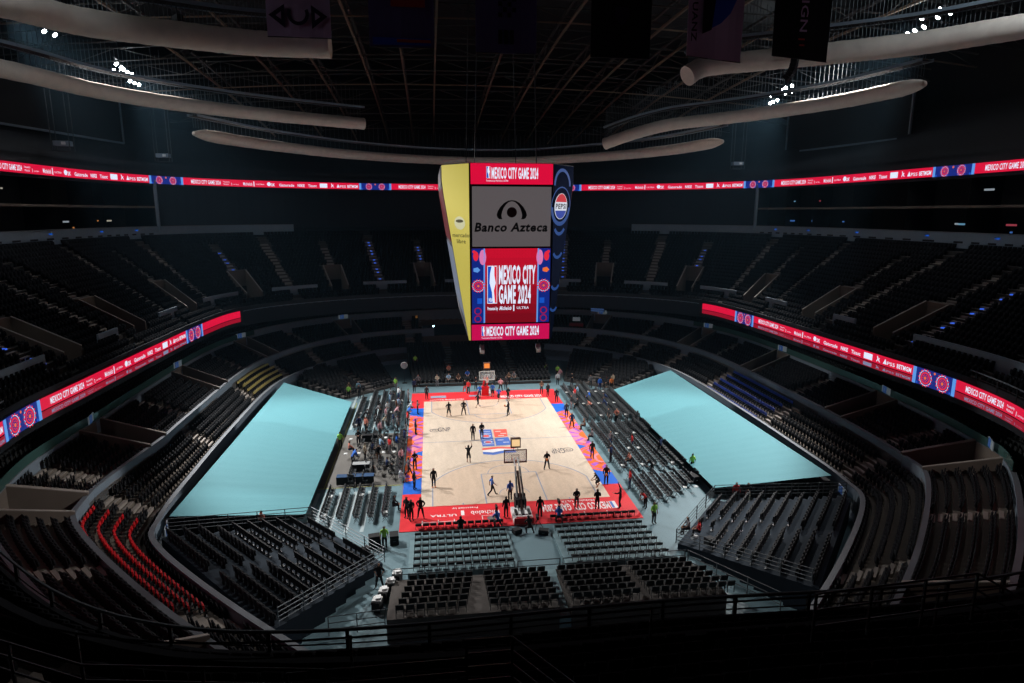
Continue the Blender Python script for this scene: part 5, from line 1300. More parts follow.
PEOPLE = [
 (-4.78,8.22,F,200,'hips','black','black','person in black tee and shorts on the far left of the floor boards',0,1),
 (-3.08,8.52,F,170,'hips','black','black','person in black standing with legs apart, facing the far basket',1,0),
 (-1.27,11.18,F,300,'walk','black','black','person in black walking near the far free-throw area',0,1),
 (1.95,7.65,F,60,'ball','black','black','tall person in black beside the right of the far key with a ball',1,0),
 (-2.57,.25,F,180,'stand','black','black','left of the two people in black standing on the centre logo',1,0),
 (-1.65,.54,F,190,'fold','black','charcoal','right of the two people in black standing on the centre logo',1,0),
 (-.76,15.0,F,180,'stand','blue','navy','person in a blue tee left of the far basket',0,1),
 (.9,15.5,F,170,'stand','blue','black','person in a blue tee directly under the far basket',0,1),
 (1.45,13.4,F,150,'walk','blue','black','person in blue and black just right of the far basket',0,1),
 (2.63,13.55,F,200,'fold','black','black','tall person in black standing at the right end of the far key',1,0),
 (-.95,19.0,F,180,'fold','black','black','person in black behind the far basket, on its left',1,0),
 (-2.02,17.23,F,160,'stand','red','black','person in a red top on the far baseline',1,0),
 (2.18,17.89,F,180,'hips','pink','black','person in a pinkish top on the far baseline, right of the basket',0,0),
 (2.95,18.76,F,190,'stand','charcoal','black','person in dark grey behind the far baseline, right of the basket',1,0),
 (-8.29,9.42,F,270,'fold','grey','black','person in grey at the far end of the left patterned apron',1,0),
 (-7.29,15.3,F,200,'stand','charcoal','black','person in dark clothes on the far left red corner',1,0),
 (-8.37,2.57,F,260,'stand','navy','black','person in navy on the purple part of the left apron',1,0),
 (-3.38,-5.74,F,340,'raise','black','black','player in a black jersey shooting with arms raised on the boards',0,1),
 (-6.6,-10.76,F,200,'stand','black','black','person in a black tracksuit with orange shoes on the near left of the court',1,0),
 (-1.88,-12.91,F,270,'walk','blue','black','person in a blue tee walking left of the near basket',0,0),
 (-.54,-14.0,F,20,'stand','blue','black','long-haired person in a blue tee beside the near basket',0,0),
 (-1.2,-16.9,F,10,'stand','black','black','person in black on the red apron left of the near basket stand',1,0),
 (-8.76,-8.07,F,280,'walk','grey','charcoal','person in grey on the orange part of the left apron',1,0),
 (-8.2,-10.97,F,250,'stand','black','black','person in black on the blue part of the left apron',1,0),
 (-8.25,-6.7,F,180,'fold','black','black','person in black on the orange left apron, close to the boards',1,0),
 (-8.65,-16.0,F,150,'stand','charcoal','black','left of the two dark-suited people on the near left red corner',1,0),
 (-8.3,-16.5,F,210,'fold','black','black','right of the two dark-suited people on the near left red corner',1,0),
 (-7.6,-16.2,F,170,'hips','black','black','person in a black suit standing alone by the near left lettering',1,0),
 (-4.71,-18.9,F+.04,0,'sit','black','black','person in black sitting in the front row behind the near baseline',1,0),
 (-2.0,-18.3,F,20,'crouch','blue','black','person in a blue shirt crouching behind a camera, near baseline',1,0),
 (-9.5,-9.25,F,270,'sit','white','white','person in white trousers sitting beside the left apron',1,0),
 (3.52,-8.1,F,190,'ball','black','black','person in black with legs apart holding a basketball at the waist',0,0),
 (7.12,-12.24,F,90,'crouch','black','black','player in black crouching over the near right corner with orange shoes',0,1),
 (8.22,-6.06,F,180,'stand','black','charcoal','person in black on the orange and purple right apron',1,0),
 (7.97,-11.86,F,170,'stand','charcoal','black','slim dark figure on the blue part of the right apron',1,0),
 (4.41,-16.12,F,180,'fold','black','charcoal','long-haired person in black on the near apron right of the basket',1,0),
 (5.98,-16.46,F,0,'fold','black','black','person in black seen from behind over the near apron lettering',1,0),
 (7.81,-16.42,F,60,'raise','black','black','person in black raising both hands on the near right red corner',1,0),
 (1.34,-17.18,F,0,'stand','black','black','person in black just right of the near basket base',1,0),
 (9.6,-19.12,.02,200,'stand','hi-vis green','black','person in a hi-vis green vest by the near right court corner',0,0),
 (11.3,-7.98,.02,100,'sit','salmon','black','person in a salmon top among the right floor chairs',0,0),
 (9.72,-12.9,.02,80,'stand','red','navy','person in a red shirt with a backpack among the right floor chairs',0,0),
 (9.8,-16.6,.02,110,'lean','red','black','person in a red shirt bending over at the near right chairs',0,0),
 (2.6,-18.2,F,350,'crouch','blue','black','photographer in blue kneeling right of the near basket',1,0),
 (.2,-19.4,.02,10,'crouch','black','black','photographer in black crouching right behind the near basket base',1,0),
 (8.4,12.2,F,170,'stand','black','black','person in black on the far red part of the right apron',1,0),
 (8.4,6.38,F,180,'stand','charcoal','black','person in dark grey on the purple part of the right apron',1,0),
 (8.2,2.66,F,190,'hips','navy','black','person in navy on the orange circle of the right apron',1,0),
 (7.22,16.02,F,180,'fold','brown','black','person in brown on the far right red corner',1,0),
 (7.8,14.69,F,200,'stand','black','black','person in black on the far right corner of the apron',1,0),
 (10.13,20.2,.02,190,'stand','white','black','person in a white shirt with black trousers in the far right aisle',1,0),
 (11.97,19.6,.02,180,'fold','black','black','person in black by the front rail of the far right stand',1,0),
 (14.2,18.3,.02,180,'stand','grey','charcoal','person in grey standing before the far right stand',1,0),
 (15.1,17.0,.02,190,'stand','blue','navy','person in blue jeans standing before the far right stand',1,0),
 (17.3,18.6,.02,200,'fold','khaki','charcoal','person in khaki standing beyond the right floor chairs',1,0),
 (15.3,15.8,.02,200,'lean','black','black','person in black bending near the corner of the right tarpaulin',1,0),
 (16.6,16.8,.02,180,'stand','orange','black','person in an orange top near the corner of the right tarpaulin',0,0),
 (9.4,25.0,.02,190,'stand','hi-vis green','black','left of the two hi-vis people in the far right aisle',0,0),
 (10.9,24.2,.02,170,'stand','hi-vis green','black','right of the two hi-vis people in the far right aisle',0,0),
 (10.9,22.3,.02,180,'stand','pink','grey','person in a pale pink shirt in the far right aisle',0,0),
 (11.66,7.99,.02,90,'lean','salmon','black','person in salmon bending among the far right floor chairs',0,0),
 (9.5,2.03,.02,90,'sit','brown','black','person in brown in the first file right of the court, far',0,0),
 (12.55,3.7,.02,100,'stand','charcoal','black','person in dark grey standing in the middle of the right chairs',0,0),
 (13.5,3.75,.02,60,'hips','black','black','person in black standing in the aisle of the right floor chairs',1,0),
 (9.5,-1.32,.02,80,'sit','grey','black','person in grey in the first file right of the court, middle',0,0),
 (16.3,-10.2,.02,0,'stand','hi-vis green','black','person in a hi-vis green vest beside the right tarpaulin edge',0,0),
 (12.55,-10.3,.02,110,'lean','black','black','person in black leaning over the right floor chairs, near half',1,0),
 (15.0,-5.7,.02,30,'walk','navy','charcoal','person in navy walking under the right tarpaulin edge',1,0),
 (15.45,2.6,.02,20,'stand','charcoal','grey','person in dark grey near the middle of the right tarpaulin edge',1,0),
 (13.4,3.6,.02,150,'fold','salmon','black','person in salmon with crossed arms in the right floor chairs',0,0),
 (17.3,-16.5,.02,160,'stand','red','black','person in a red top below the near corner of the right tarpaulin',1,0),
 (18.2,-16.7,.02,140,'fold','black','khaki','person in black beside the red one, near right corner rail',1,0),
 (-15.9,18.6,.02,180,'stand','light blue','khaki','person in a light blue shirt and khaki trousers, far left',1,0),
 (-17.0,18.3,.02,170,'fold','brown','charcoal','person in brown behind the far corner of the left tarpaulin',1,0),
 (-16.9,16.9,.02,190,'stand','hi-vis green','black','person in a hi-vis green vest at the far corner of the left tarpaulin',0,0),
 (-15.6,16.9,.02,150,'fold','black','black','person in black at the far corner of the left tarpaulin',1,0),
 (-13.55,4.0,.02,140,'stand','salmon','black','person in a salmon top standing among the left floor chairs',0,0),
 (-14.3,4.2,.02,200,'stand','navy','black','person in navy standing behind the one in salmon',1,0),
 (-15.6,-.5,.02,180,'stand','hi-vis green','black','person in a hi-vis green vest beside the left tarpaulin edge',0,0),
 (-11.6,12.8,.02,270,'stand','light blue','navy','left of the two people in light blue, far left chairs',1,0),
 (-10.7,12.3,.02,250,'sit','light blue','navy','right of the two people in light blue, far left chairs',1,0),
 (-11.7,7.2,.02,260,'stand','pink','white','person in a pale pink top among the left floor chairs',0,0),
 (-9.5,12.0,.02,270,'sit','black','black','person in black in the first file left of the court, far',1,0),
 (-8.9,18.9,.02,200,'stand','navy','black','person in navy in the far left aisle by the red corner',1,0),
 (-11.3,20.0,.02,150,'stand','hi-vis green','grey','person in a hi-vis green vest in the far left aisle, nearer one',0,0),
 (-10.2,-.6,.02,260,'sit','blue','navy','person in blue seated among the left floor chairs, middle',0,0),
 (-11.6,-4.6,.02,200,'stand','black','brown','dark-haired person in black standing at the left tables',1,0),
 (-13.9,-.1,.02,180,'fold','black','black','person in black standing in the wide gap of the left chairs',1,0),
 (-10.0,-20.4,.02,180,'stand','hi-vis green','black','person in a hi-vis green vest beside boxes, near left floor',0,0),
 (-10.0,-25.1,.02,170,'hips','black','black','nearest person, in black, standing beside the white carts'  ,0,0),
 (-18.9,-16.95,.02,150,'fold','salmon','black','person half hidden below the near edge of the left tarpaulin',0,0),
 (-8.9,27.2,1.35,180,'stand','hi-vis green','black','hi-vis steward standing in the far left seats',0,0),
 (-8.42,21.0,.05,190,'hips','grey','black','person in grey at the left front of the far stand',1,0),
 (-5.93,20.9,.05,180,'fold','khaki','grey','person in a light khaki outfit in front of the far stand',1,0),
 (-1.83,22.75,.56,180,'sit','blue','navy','person in blue seated in the second row of the far stand',0,0),
 (-4.4,21.75,.38,180,'sit','light blue','black','person in light blue seated at the front of the far stand',0,0),
 (-3.1,21.75,.38,180,'sit','brown','black','person in brown seated at the front of the far stand',0,0),
 (-2.45,17.7,F,200,'walk','black','red','person in black and red on the far apron',1,0),
 (-4.3,24.8,.88,180,'sit','salmon','black','person in salmon seated in the fourth row of the far stand',0,0),
 (3.6,20.9,.05,180,'fold','brown','black','person in brown before the far stand, right of the basket',1,0),
 (4.4,21.75,.38,180,'sit','grey','black','person in grey seated at the front right of the far stand',0,0),
 (1.6,20.8,.05,170,'stand','grey','charcoal','person in a grey top behind the far basket, right',0,0),
 (11.35,-23.2,1.0,60,'sit','red','black','person in red sitting at the corner of the near right platform',0,0),
 (10.9,-22.4,.85,90,'sit','grey','black','person in grey crouched by bags on the near right platform',0,0),
 (10.5,9.5,.02,90,'sit','black','black','person in black seated in the far right floor chairs',1,0),
 (-12.4,-2.4,.02,260,'sit','navy','black','person in navy seated at the left tables',0,0),
 (-13.3,1.6,.02,230,'sit','charcoal','black','person in dark grey seated in the left block near the aisle',1,0),
 (-10.3,4.0,.02,270,'stand','grey','black','person in grey standing in the first aisle of the left chairs',1,0),
 (-9.75,-14.6,.02,270,'sit','black','black','person in black seated by the near left red corner',1,0),
 (-9.3,9.8,.02,277,'lean','white','charcoal','person in white with charcoal trousers leaning forward in the left first file, far part',1,0),
 (-9.35,7.6,.02,307,'lean','blue','black','person in blue with black trousers leaning forward in the left first file, far part',0,0),
 (-10.7,10.3,.02,254,'stand','brown','charcoal','person in brown with charcoal trousers standing in the left second file, far part',1,0),
 (-10.75,8.2,.02,280,'lean','pink','grey','person in pink with grey trousers leaning forward in the left second file, far part',0,0),
 (-11.85,10.9,.02,231,'sit','white','grey','person in white with grey trousers seated in the left third file, far part',0,0),
 (-12.9,9.2,.02,268,'lean','grey','black','person in grey with black trousers leaning forward in the left outer file, far part',0,0),
 (-10.8,5.2,.02,284,'fold','navy','grey','person in navy with grey trousers with folded arms in the left second file, middle part',1,0),
 (-11.9,5.0,.02,247,'lean','khaki','grey','person in khaki with grey trousers leaning forward in the left third file, middle part',1,0),
 (-12.9,6.4,.02,293,'sit','charcoal','charcoal','person in charcoal with charcoal trousers seated in the left outer file, far part',0,0),
 (-9.4,-0.2,.02,283,'fold','navy','navy','person in navy with navy trousers with folded arms in the left first file, middle part',1,0),
 (-10.7,-2.6,.02,304,'stand','red','grey','person in red with grey trousers standing in the left second file, middle part',0,0),
 (-11.7,-1.2,.02,307,'sit','light blue','navy','person in light blue with navy trousers seated in the left third file, middle part',0,0),
 (-12.9,-3.9,.02,257,'stand','khaki','black','person in khaki with black trousers standing in the left outer file, middle part',1,0),
 (-10.75,-6.6,.02,291,'sit','navy','black','person in navy with black trousers seated in the left second file, near part',1,0),
 (-11.85,-7.6,.02,282,'stand','charcoal','black','person in charcoal with black trousers standing in the left third file, near part',0,0),
 (-9.4,3.3,.02,283,'stand','black','grey','person in black with grey trousers standing in the left first file, middle part',0,0),
 (-14.1,7.4,.02,278,'lean','black','black','person in black with black trousers leaning forward in the left outer file, far part',1,0),
 (-12.0,2.4,.02,234,'stand','pink','charcoal','person in pink with charcoal trousers standing in the left third file, middle part',1,0),
 (-13.0,12.4,.02,306,'sit','black','black','person in black with black trousers seated in the left outer file, far part',0,0),
 (-10.7,15.4,.02,308,'fold','white','navy','person in white with navy trousers with folded arms in the left second file, far part',1,0),
 (-11.8,16.6,.02,270,'sit','grey','navy','person in grey with navy trousers seated in the left third file, far part',1,0),
 (-9.5,14.2,.02,288,'fold','grey','grey','person in grey with grey trousers with folded arms in the left first file, far part',1,0),
 (-13.9,-5.0,.02,309,'lean','blue','black','person in blue with black trousers leaning forward in the left outer file, near part',1,0),
 (-14.6,-2.0,.02,285,'sit','salmon','navy','person in salmon with navy trousers seated in the left outer file, middle part',1,0),
 (-9.5,-5.6,.02,231,'stand','pink','navy','person in pink with navy trousers standing in the left first file, near part',1,0),
 (-9.3,5.6,.02,278,'stand','red','black','person in red with black trousers standing in the left first file, middle part',0,0),
 (9.6,9.2,.02,95,'stand','black','grey','person in black with grey trousers standing in the right first file, far part',1,0),
 (10.75,12.6,.02,52,'stand','red','grey','person in red with grey trousers standing in the right second file, far part',0,0),
 (12.6,12.4,.02,82,'sit','blue','navy','person in blue with navy trousers seated in the right outer file, far part',1,0),
 (13.55,8.4,.02,72,'lean','navy','navy','person in navy with navy trousers leaning forward in the right outer file, far part',1,0),
 (10.75,-3.4,.02,126,'stand','grey','navy','person in grey with navy trousers standing in the right second file, middle part',1,0),
 (9.7,-7.2,.02,53,'fold','navy','black','person in navy with black trousers with folded arms in the right first file, near part',0,0),
 (14.3,10.6,.02,84,'lean','navy','charcoal','person in navy with charcoal trousers leaning forward in the right outer file, far part',0,0),
 (11.7,15.0,.02,62,'sit','light blue','grey','person in light blue with grey trousers seated in the right third file, far part',0,0),
 (12.6,-4.4,.02,78,'stand','red','navy','person in red with navy trousers standing in the right outer file, near part',1,0),
]
for (x, y, z, deg, pose, top, bot, label, lg_, sh_) in PEOPLE:
    person(x, y, z, deg, pose, top, bot, label, bool(lg_), bool(sh_), bright_shoes=('orange shoes' in label))

# ------------------------------------------------------------------ small things on the floor
m_ball = mat('basketball_leather', (.62,.20,.06), .6)
def ball(loc, label):
    mb = MB(); n = 10; r = .12
    for i in range(n):
        a, b = PI*i/n-PI/2, PI*(i+1)/n-PI/2
        for j in range(2*n):
            c, d = PI*j/n, PI*(j+1)/n; q = lambda t, p: (r*math.cos(t)*math.cos(p), r*math.cos(t)*math.sin(p), r*math.sin(t))
            P = [q(a,c), q(a,d), q(b,d), q(b,c)]
            if i == 0: P = [P[0], P[2], P[3]]
            if i == n-1: P = [P[0], P[1], P[2]]
            mb.face(P, m_ball)
    o = mb.build('basketball', None, loc, smooth=True); tag(o, label, 'ball')
    s = MB(); 
    for ax in range(3):
        pts = []
        for k in range(17):
            t = 2*PI*k/16; p = [0,0,0]; p[ax-1] = (r+.001)*math.cos(t); p[ax-2] = (r+.001)*math.sin(t); pts.append(tuple(p))
        s.tube(pts, .004, m_ink, n=3)
    s.build('seams', o)
ball((3.46,-8.44,1.12), 'orange basketball held by the person near the free-throw line')
ball((1.58,8.0,1.15), 'orange basketball held by the tall person right of the far key')
ball((7.9,-12.1,1.0), 'orange basketball before the crouching player at the near right corner')
def cart(x, y, rz, label):
    root = empty('covered_cart', (x, y, .02), rz, label, 'cart')
    mb = MB(); mb.box((0,0,.36), (.5,.7,.62), m_black); mb.build('body', root, bevel=.03)
    t = MB(); t.box((0,0,.70), (.54,.5,.10), m_white, rz=.1); t.box((.05,.05,.79), (.34,.4,.12), m_white, rz=.4); t.build('white_cover', root, bevel=.03)
    for sx in (-.2, .2):
        for sy in (-.28, .28):
            w_ = MB(); w_.tube([(sx-.03,sy,.06), (sx+.03,sy,.06)], .06, m_steel, n=8); w_.build('wheel', root)
for k, (x, y) in enumerate(((-8.95,-24.6),(-9.3,-25.5),(-9.65,-26.4),(-9.95,-27.3))):
    cart(x, y, -.25, '%s cart under a white cover in the queue at the near left' % ('nearest' if k == 3 else ORD[k]))
def table(x, y, rz, lx, ly, label, cover=None, stuff=()):
    root = empty('table', (x, y, .02), rz, label, 'table'); mt = cover or m_black
    t = MB(); t.box((0,0,.74), (lx,ly,.04), mt); t.build('table_top', root)
    if cover or True:
        t = MB(); t.box((0,-ly/2,.40), (lx,.02,.66), m_black); t.build('skirt', root)
    for sx in (-1, 1):
        for sy in (-1, 1):
            l = MB(); l.box((sx*(lx/2-.06),sy*(ly/2-.06),.36), (.04,.04,.72), m_steel); l.build('leg', root)
    return root
m_blt = mat('navy_table_cloth', (.02,.06,.14), .8)
# scorers' and press tables with white screens along the left side of the court
for k in range(6):
    y = -8.3+k*1.95; table(-9.62+.0, y+6.0-6.0, PI/2, 1.8, .6, 'black press table, %s from the near end, left of the court' % ORD[k])
    for j in (-.45, .45):
        mo = MB(); mo.box((0,0,.17), (.03,.44,.28), m_ink); mo.box((.017,0,.17), (.004,.40,.24), m_white); mo.box((0,0,.02), (.16,.2,.03), m_ink)
        mo_ = mo.build('monitor', None, (-9.62, y+j, .785), .05); tag(mo_, 'small white-lit monitor, %s seat of the %s press table' % ('near' if j < 0 else 'far', ORD[k]), 'monitor', 'monitors on the press tables')
for (x, y, c, l_) in ((-13.0,-6.4,mat('grey_table_cloth', (.30,.32,.33), .8),'white-topped table left of the court, beside the aisle'), (-14.0,-9.1,m_blt,'navy-covered table at the aisle left of the court'), (-12.4,-9.1,m_blt,'second navy-covered table at the aisle left of the court'), (-12.9,1.2,m_black,'black table in the gap of the left floor chairs')):
    table(x, y, .0, 1.5, .7, l_, c)
# white towels / papers on chairs
k = 0
m_paper = mat('white_paper', (.65,.68,.68), .8)
for sd, nm in ((-1, 'left'), (1, 'right')):
    for c in range(6):
        for y in ((-15.9, -12.6, -8.2, -3.4, .6, 5.0, 9.0, 13.5) if sd < 0 else (-14.4, -9.2, -5.2, -1.0, 5.0, 9.6, 14.6)):
            if R.random() < .45: continue
            x = sd*(10.25+c*.93) if sd > 0 else -LX[min(c,4)]; mb = MB(); mb.box((0,0,0), (.3,.36,.035), m_paper, rz=R.uniform(-.4,.4)); mb.box((.02,.03,.03), (.22,.25,.02), m_paper, rz=R.uniform(-.5,.5))
            where = 'near' if y < -6 else ('middle' if y < 6 else 'far')
            o = mb.build('towel', None, (x, y+.1, .52)); tag(o, 'white folded towel on a chair in the %s file %s of court, %s %s part' % (ORD[c], nm, ORD[k % 12], where), 'towel', 'white towels on the floor chairs, %s' % nm); k += 1
# equipment cases, cameras, lamp diffuser
def case(x, y, z, rz, d, label, m=m_black):
    mb = MB(); mb.box((0,0,d[2]/2), d, m); o = mb.build('equipment_case', None, (x,y,z), rz, bevel=.03); tag(o, label, 'case')
    e = MB(); e.box((0,0,d[2]*.7), (d[0]+.02,d[1]+.02,.03), m_steel); e.build('edge_trim', o)
    h = MB(); h.bar((-.1,-d[1]/2-.03,d[2]*.45), (.1,-d[1]/2-.03,d[2]*.45), .03, .03, m_rail); h.build('handle', o)
for a in ((-10.7,-20.0,.02,.2,(.8,.6,.9),'black flight case beside the hi-vis steward, near left'), (-9.4,-19.6,.02,.1,(.6,.8,.7),'black case right of the hi-vis steward, near left'),
          (-11.3,-20.9,.02,.5,(.7,.5,.5),'low dark case left of the hi-vis steward'), (-.7,-19.3,.02,.4,(.6,.5,.35),'dark camera case left behind the near basket'), (1.2,-19.6,.02,-.3,(.7,.5,.35),'dark camera case right behind the near basket'),
          (15.6,-12.2,.02,.3,(.6,.9,.6),'dark case at the near end of the right floor chairs'), (16.9,20.2,.02,.5,(1.3,.7,.5),'dark crate with coloured bags before the far right stand'), (11.6,-24.2,1.0,.4,(.6,.5,.5),'dark bag on the corner of the near right platform')):
    case(*a)
for (x, y, z, c, l_) in ((17.0,20.3,.52,'red','red bag on the dark crate at the far right stand'), (17.9,19.9,.02,'green','green bag on the floor at the far right stand'), (11.1,-23.0,.75,'white','white bag on the corner of the near right platform')):
    mb = MB(); mb.box((0,0,.16), (.5,.34,.32), cloth(c)); o = mb.build('bag', None, (x,y,z), .4, bevel=.08); tag(o, l_, 'bag'); s = MB(); s.tube([(-.15,0,.3),(-.1,0,.45),(.1,0,.45),(.15,0,.3)], .015, m_steel, n=4); s.build('strap', o)
def tripod(x, y, z, h, rz, label, top='camera'):
    root = empty('camera_tripod', (x,y,z), rz, label, 'camera')
    for k in range(3):
        a = 2*PI*k/3; l = MB(); l.bar((.42*math.cos(a),.42*math.sin(a),0), (0,0,h), .03, .03, m_steel); l.build('leg', root)
    c = MB()
    if top == 'camera': c.box((0,.05,h+.12), (.16,.45,.22), m_black); c.tube([(0,.27,h+.12),(0,.48,h+.12)], .07, m_black, n=10); c.build('camera', root)
    return root
tripod(-2.0,-17.6,F,1.1,0,'black broadcast camera on a low tripod left of the near basket')
tripod(2.8,-17.2,F,1.1,0,'black broadcast camera on a low tripod right of the near basket')
tripod(.9,-18.7,.02,.7,0,'low black camera tripod behind the near basket base')
tripod(-13.3,-10.5,.02,1.2,1,'black tripod in the aisle of the left floor chairs')
ld = empty('round_reflector', (-10.3,23.6,.02), 0, 'large round white lamp reflector on a stand at the far left', 'lamp')
mb = MB(); mb.bar((0,0,0), (0,0,2.1), .04, .04, m_steel); mb.box((0,0,.02), (.6,.6,.04), m_steel); mb.build('stand', ld)
mb = MB(); mb.tube([(0,.1,2.45),(0,0,2.45),(0,-.12,2.45)], [.1,.48,.42], m_white, n=20); mb.build('diffuser', ld)
# far end extras: blue striped screen, booth with red tables, bright work lamp
sc_ = empty('blue_screen', (20.0,37.6,8.3), -.45, 'blue striped screen on the far wall right of the scoreboard', 'screen')
mb = MB(); mb.box((0,0,0), (2.3,.12,2.4), m_ink); mb.build('frame', sc_)
mb = MB()
for k in range(8): mb.box((0,-.07,-1.05+k*.3), (2.1,.02,.19), led('screen_blue', (40,62,98)))
mb.build('lit_stripes', sc_)
bt = empty('reporter_booth', (16.6,37.6,4.4), -.3, 'small booth with red counter and white sign, far right of the scoreboard', 'booth')
mb = MB(); mb.box((0,0,.5), (2.2,.8,.9), mat('dull_red', (.25,.015,.02), .6)); mb.build('counter', bt); mb = MB(); mb.box((0,-.1,1.6), (1.2,.08,.6), mat('dull_white', (.3,.32,.33), .6, emit=.08, ecol=(.6,.7,.8))); mb.build('sign', bt)
mb = MB(); mb.bar((-.9,0,0), (-.9,0,2.2), .06, .06, m_steel); mb.bar((.9,0,0), (.9,0,2.2), .06, .06, m_steel); mb.build('posts', bt)
wl = empty('work_lamp', (-6.2,44.0,4.0), 0, 'small bright work lamp glowing in the dark far entrance', 'lamp')
mb = MB(); mb.bar((0,0,-4.0), (0,0,.1), .06, .06, m_steel); mb.build('stand', wl); mb = MB(); mb.tube([(0,.15,.2),(0,-.1,.2)], .22, m_house, n=10); mb.build('housing', wl); mb = MB(); mb.tube([(0,-.105,.2),(0,-.13,.2)], .14, mat('work_lamp_glow', (1,1,1), .4, emit=8, ecol=(.55,.85,1)), n=10); mb.build('lens', wl)
# far entrance, its door post with the warm light painted in as a glow
mb = MB(); mb.box((0,0,1.4), (.35,.25,2.8), mat('post_painted_glow', (.4,.2,.08), .6, emit=.10, ecol=(.8,.35,.08))); o = mb.build('door_post', None, (-8.9,41.5,3.6)); tag(o, 'post with painted warm glow at the left edge of the dark far entrance', 'post')
# section signs on the walls of the lower bowl
m_sb = mat('blue_sign', (.03,.10,.35), .5, emit=.10, ecol=(.10,.28,.8)); m_sw = mat('white_sign', (.3,.33,.35), .5, emit=.06, ecol=(.6,.75,.85))
def sign(x, y, z, rz, label, txt='1'):
    root = empty('section_sign', (x,y,z), rz, label, 'sign'); mb = MB(); mb.box((0,0,0), (1.5,.06,.6), m_sw); mb.build('plate', root)
    mb = MB(); mb.box((-.2,-.04,0), (.62,.03,.6), m_sb); b = mb.build('number_panel', root)
    t = MB(); add_text(t, txt, m_sw, lambda a, c, l=0: (a, -.06, c), -.28, -.18, .36); t.build('number', b)
for u in V23:
    for sd in both:
        if u > 9: continue
        p = ring('L3','L3',0,u,sd); q = ring('L3','CL',.2,u,sd); d = Vector((p[0]-q[0], p[1]-q[1], 0)).normalized()
        pos = 'far end' if u < 3 else ('far corner' if u < 4.5 else ('far half of the side' if u < 6 else ('middle of the side' if u < 7.5 else 'near corner')))
        sign(p[0]+d.x*.12, p[1]+d.y*.12, 7.0, math.atan2(d.y, d.x)+PI/2, 'small blue and white sign over the entrance at the %s, %s' % (pos, 'left' if sd < 0 else 'right'))
sign(-24.4,-19.3,1.9,-PI/2+PI+.25,'blue numbered sign on the curve of the left grey parapet'); sign(24.4,-19.3,1.9,-PI/2-.25,'blue numbered sign on the curve of the right grey parapet')
# dim coloured lights and screens inside the suites
cols = [(.9,.35,.1),(.1,.3,.9),(.6,.7,.8),(.7,.1,.15),(.25,.6,.9),(.8,.75,.6)]
for i in range(34):
    sd = R.choice(both); u = R.uniform(4.2, 7.6); lvl = R.choice((20.9, 21.6, 24.4, 25.0)); x, y = ring('BK','UB',R.uniform(.06,.22),u,sd); c = R.choice(cols)
    mb = MB(); wv = R.choice((.22,.3,1.1)); mb.box((0,0,0), (wv,.1,.16 if wv < 1 else .2), mat('suite_light_%d' % cols.index(c), (.02,.02,.02), emit=.35, ecol=c)); mb.box((0,0,.11), (wv+.06,.14,.04), m_black)
    o = mb.build('suite_lamp', None, (x,y,lvl), PI/2); tag(o, 'tiny dim coloured light inside the dark suites, %s side' % ('left' if sd < 0 else 'right'), 'lamp', 'dim lights in the suites, %s' % ('left' if sd < 0 else 'right'))
for u in np.arange(4.3, 9.2, .52):
    for sd in both:
        x, y = ring('BK','BK',0,u,sd); n_ = Vector((-x,-y,0)).normalized(); mb = MB(); mb.box((0,0,0), (.3,.3,.16), mat('blue_spot', (.01,.02,.1), emit=.5, ecol=(.02,.15,.8))); mb.box((0,0,.1), (.36,.36,.05), m_black)
        o = mb.build('band_light', None, (x+n_.x*.1,y+n_.y*.1,20.35)); tag(o, 'small blue light on the grey band below the suites, %s side' % ('left' if sd < 0 else 'right'), 'lamp', 'blue lights on the band, %s' % ('left' if sd < 0 else 'right'))

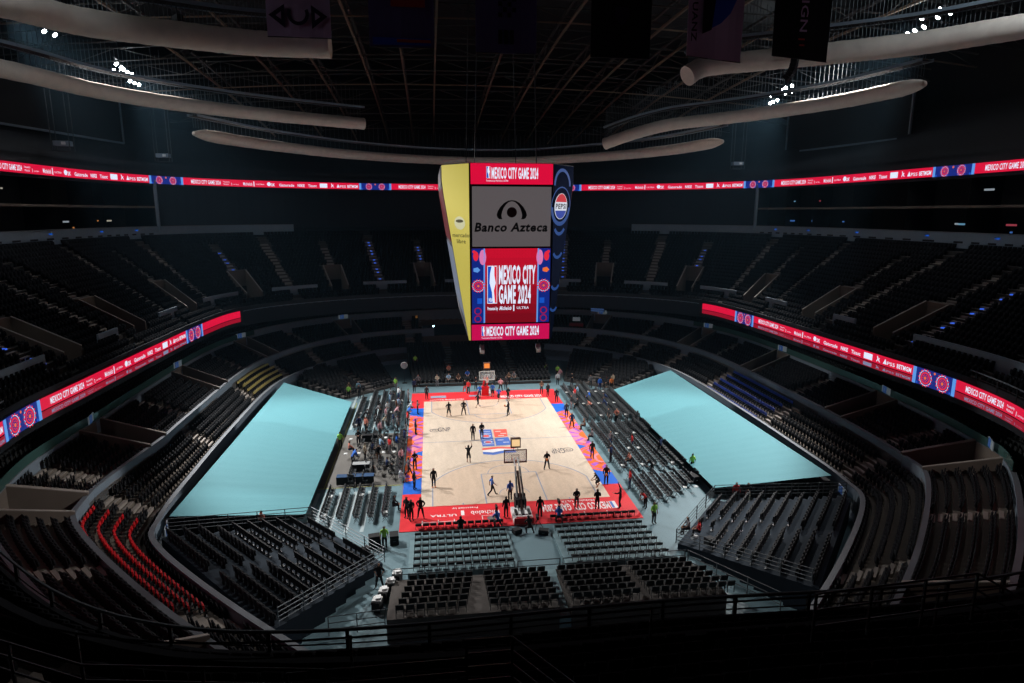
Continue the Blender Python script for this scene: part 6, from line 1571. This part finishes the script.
# thin haze hanging in the arena air, which the floodlight beams show up in
mb = MB(); mb.box((0,0,24.5), (100,92,44), m_black); hz = mb.build('haze'); tag(hz, 'thin bluish haze in the air of the arena', 'haze', kind='stuff')
mv = bpy.data.materials.new('haze'); mv.use_nodes = True; nt = mv.node_tree; nt.nodes.clear()
o_ = nt.nodes.new('ShaderNodeOutputMaterial'); vs_ = nt.nodes.new('ShaderNodeVolumeScatter'); vs_.inputs['Density'].default_value = 0.00013
vs_.inputs['Color'].default_value = (.35, .7, 1, 1); vs_.inputs['Anisotropy'].default_value = 0.3
nt.links.new(vs_.outputs[0], o_.inputs['Volume']); hz.data.materials.clear(); hz.data.materials.append(mv)
# switched-off video walls and small projector cages on the upper walls
def wall_screen(P, label):
    P = [Vector(p) for p in P]; n = (P[1]-P[0]).cross(P[3]-P[0]).normalized(); mb = MB(); c = sum(P, Vector())/4
    if n.dot(Vector((0,0,30))-c) < 0: n = -n
    mb.hexa([P[3], P[2], P[2]-n*.4, P[3]-n*.4, P[0], P[1], P[1]-n*.4, P[0]-n*.4], m_black)
    o = mb.build('wall_screen'); tag(o, label, 'screen'); f = MB()
    for a, b in ((0,1),(1,2),(2,3),(3,0)): f.bar(P[a]+n*.02, P[b]+n*.02, .25, .25, m_conc)
    f.build('frame', o)
wall_screen([(-53.5,14.5,38.5),(-49.0,38.5,38.5),(-49.0,38.5,32.2),(-53.5,14.5,32.2)], 'huge dark switched-off screen high on the upper left wall')
wall_screen([(50.5,38.5,38.0),(54.5,16.5,38.0),(54.5,16.5,32.2),(50.5,38.5,32.2)], 'huge dark switched-off screen high on the upper right wall')
for x, y, z, l_ in ((-45.8,16.5,30.0,'small projector cage above the upper left ribbon board'), (-42.0,33.5,30.2,'small projector cage between the left screen and the scoreboard'), (41.0,35.5,30.2,'small projector cage above the upper right ribbon board')):
    root = empty('projector_cage', (x,y,z), 0, l_, 'projector'); mb = MB(); mb.box((0,0,0), (1.6,.9,.5), m_conc); mb.box((.3,-.4,0), (.4,.3,.3), m_white); mb.build('projector', root)
    mb = MB()
    for sx in (-.9,.9):
        for sy in (-.5,.5): mb.bar((sx,sy,-.8), (sx,sy,9), .06, .06, m_steel)
    mb.bar((-.9,-.5,-.8),(.9,-.5,-.8),.06,.06,m_steel); mb.bar((-.9,.5,-.8),(.9,.5,-.8),.06,.06,m_steel); mb.build('cage', root)
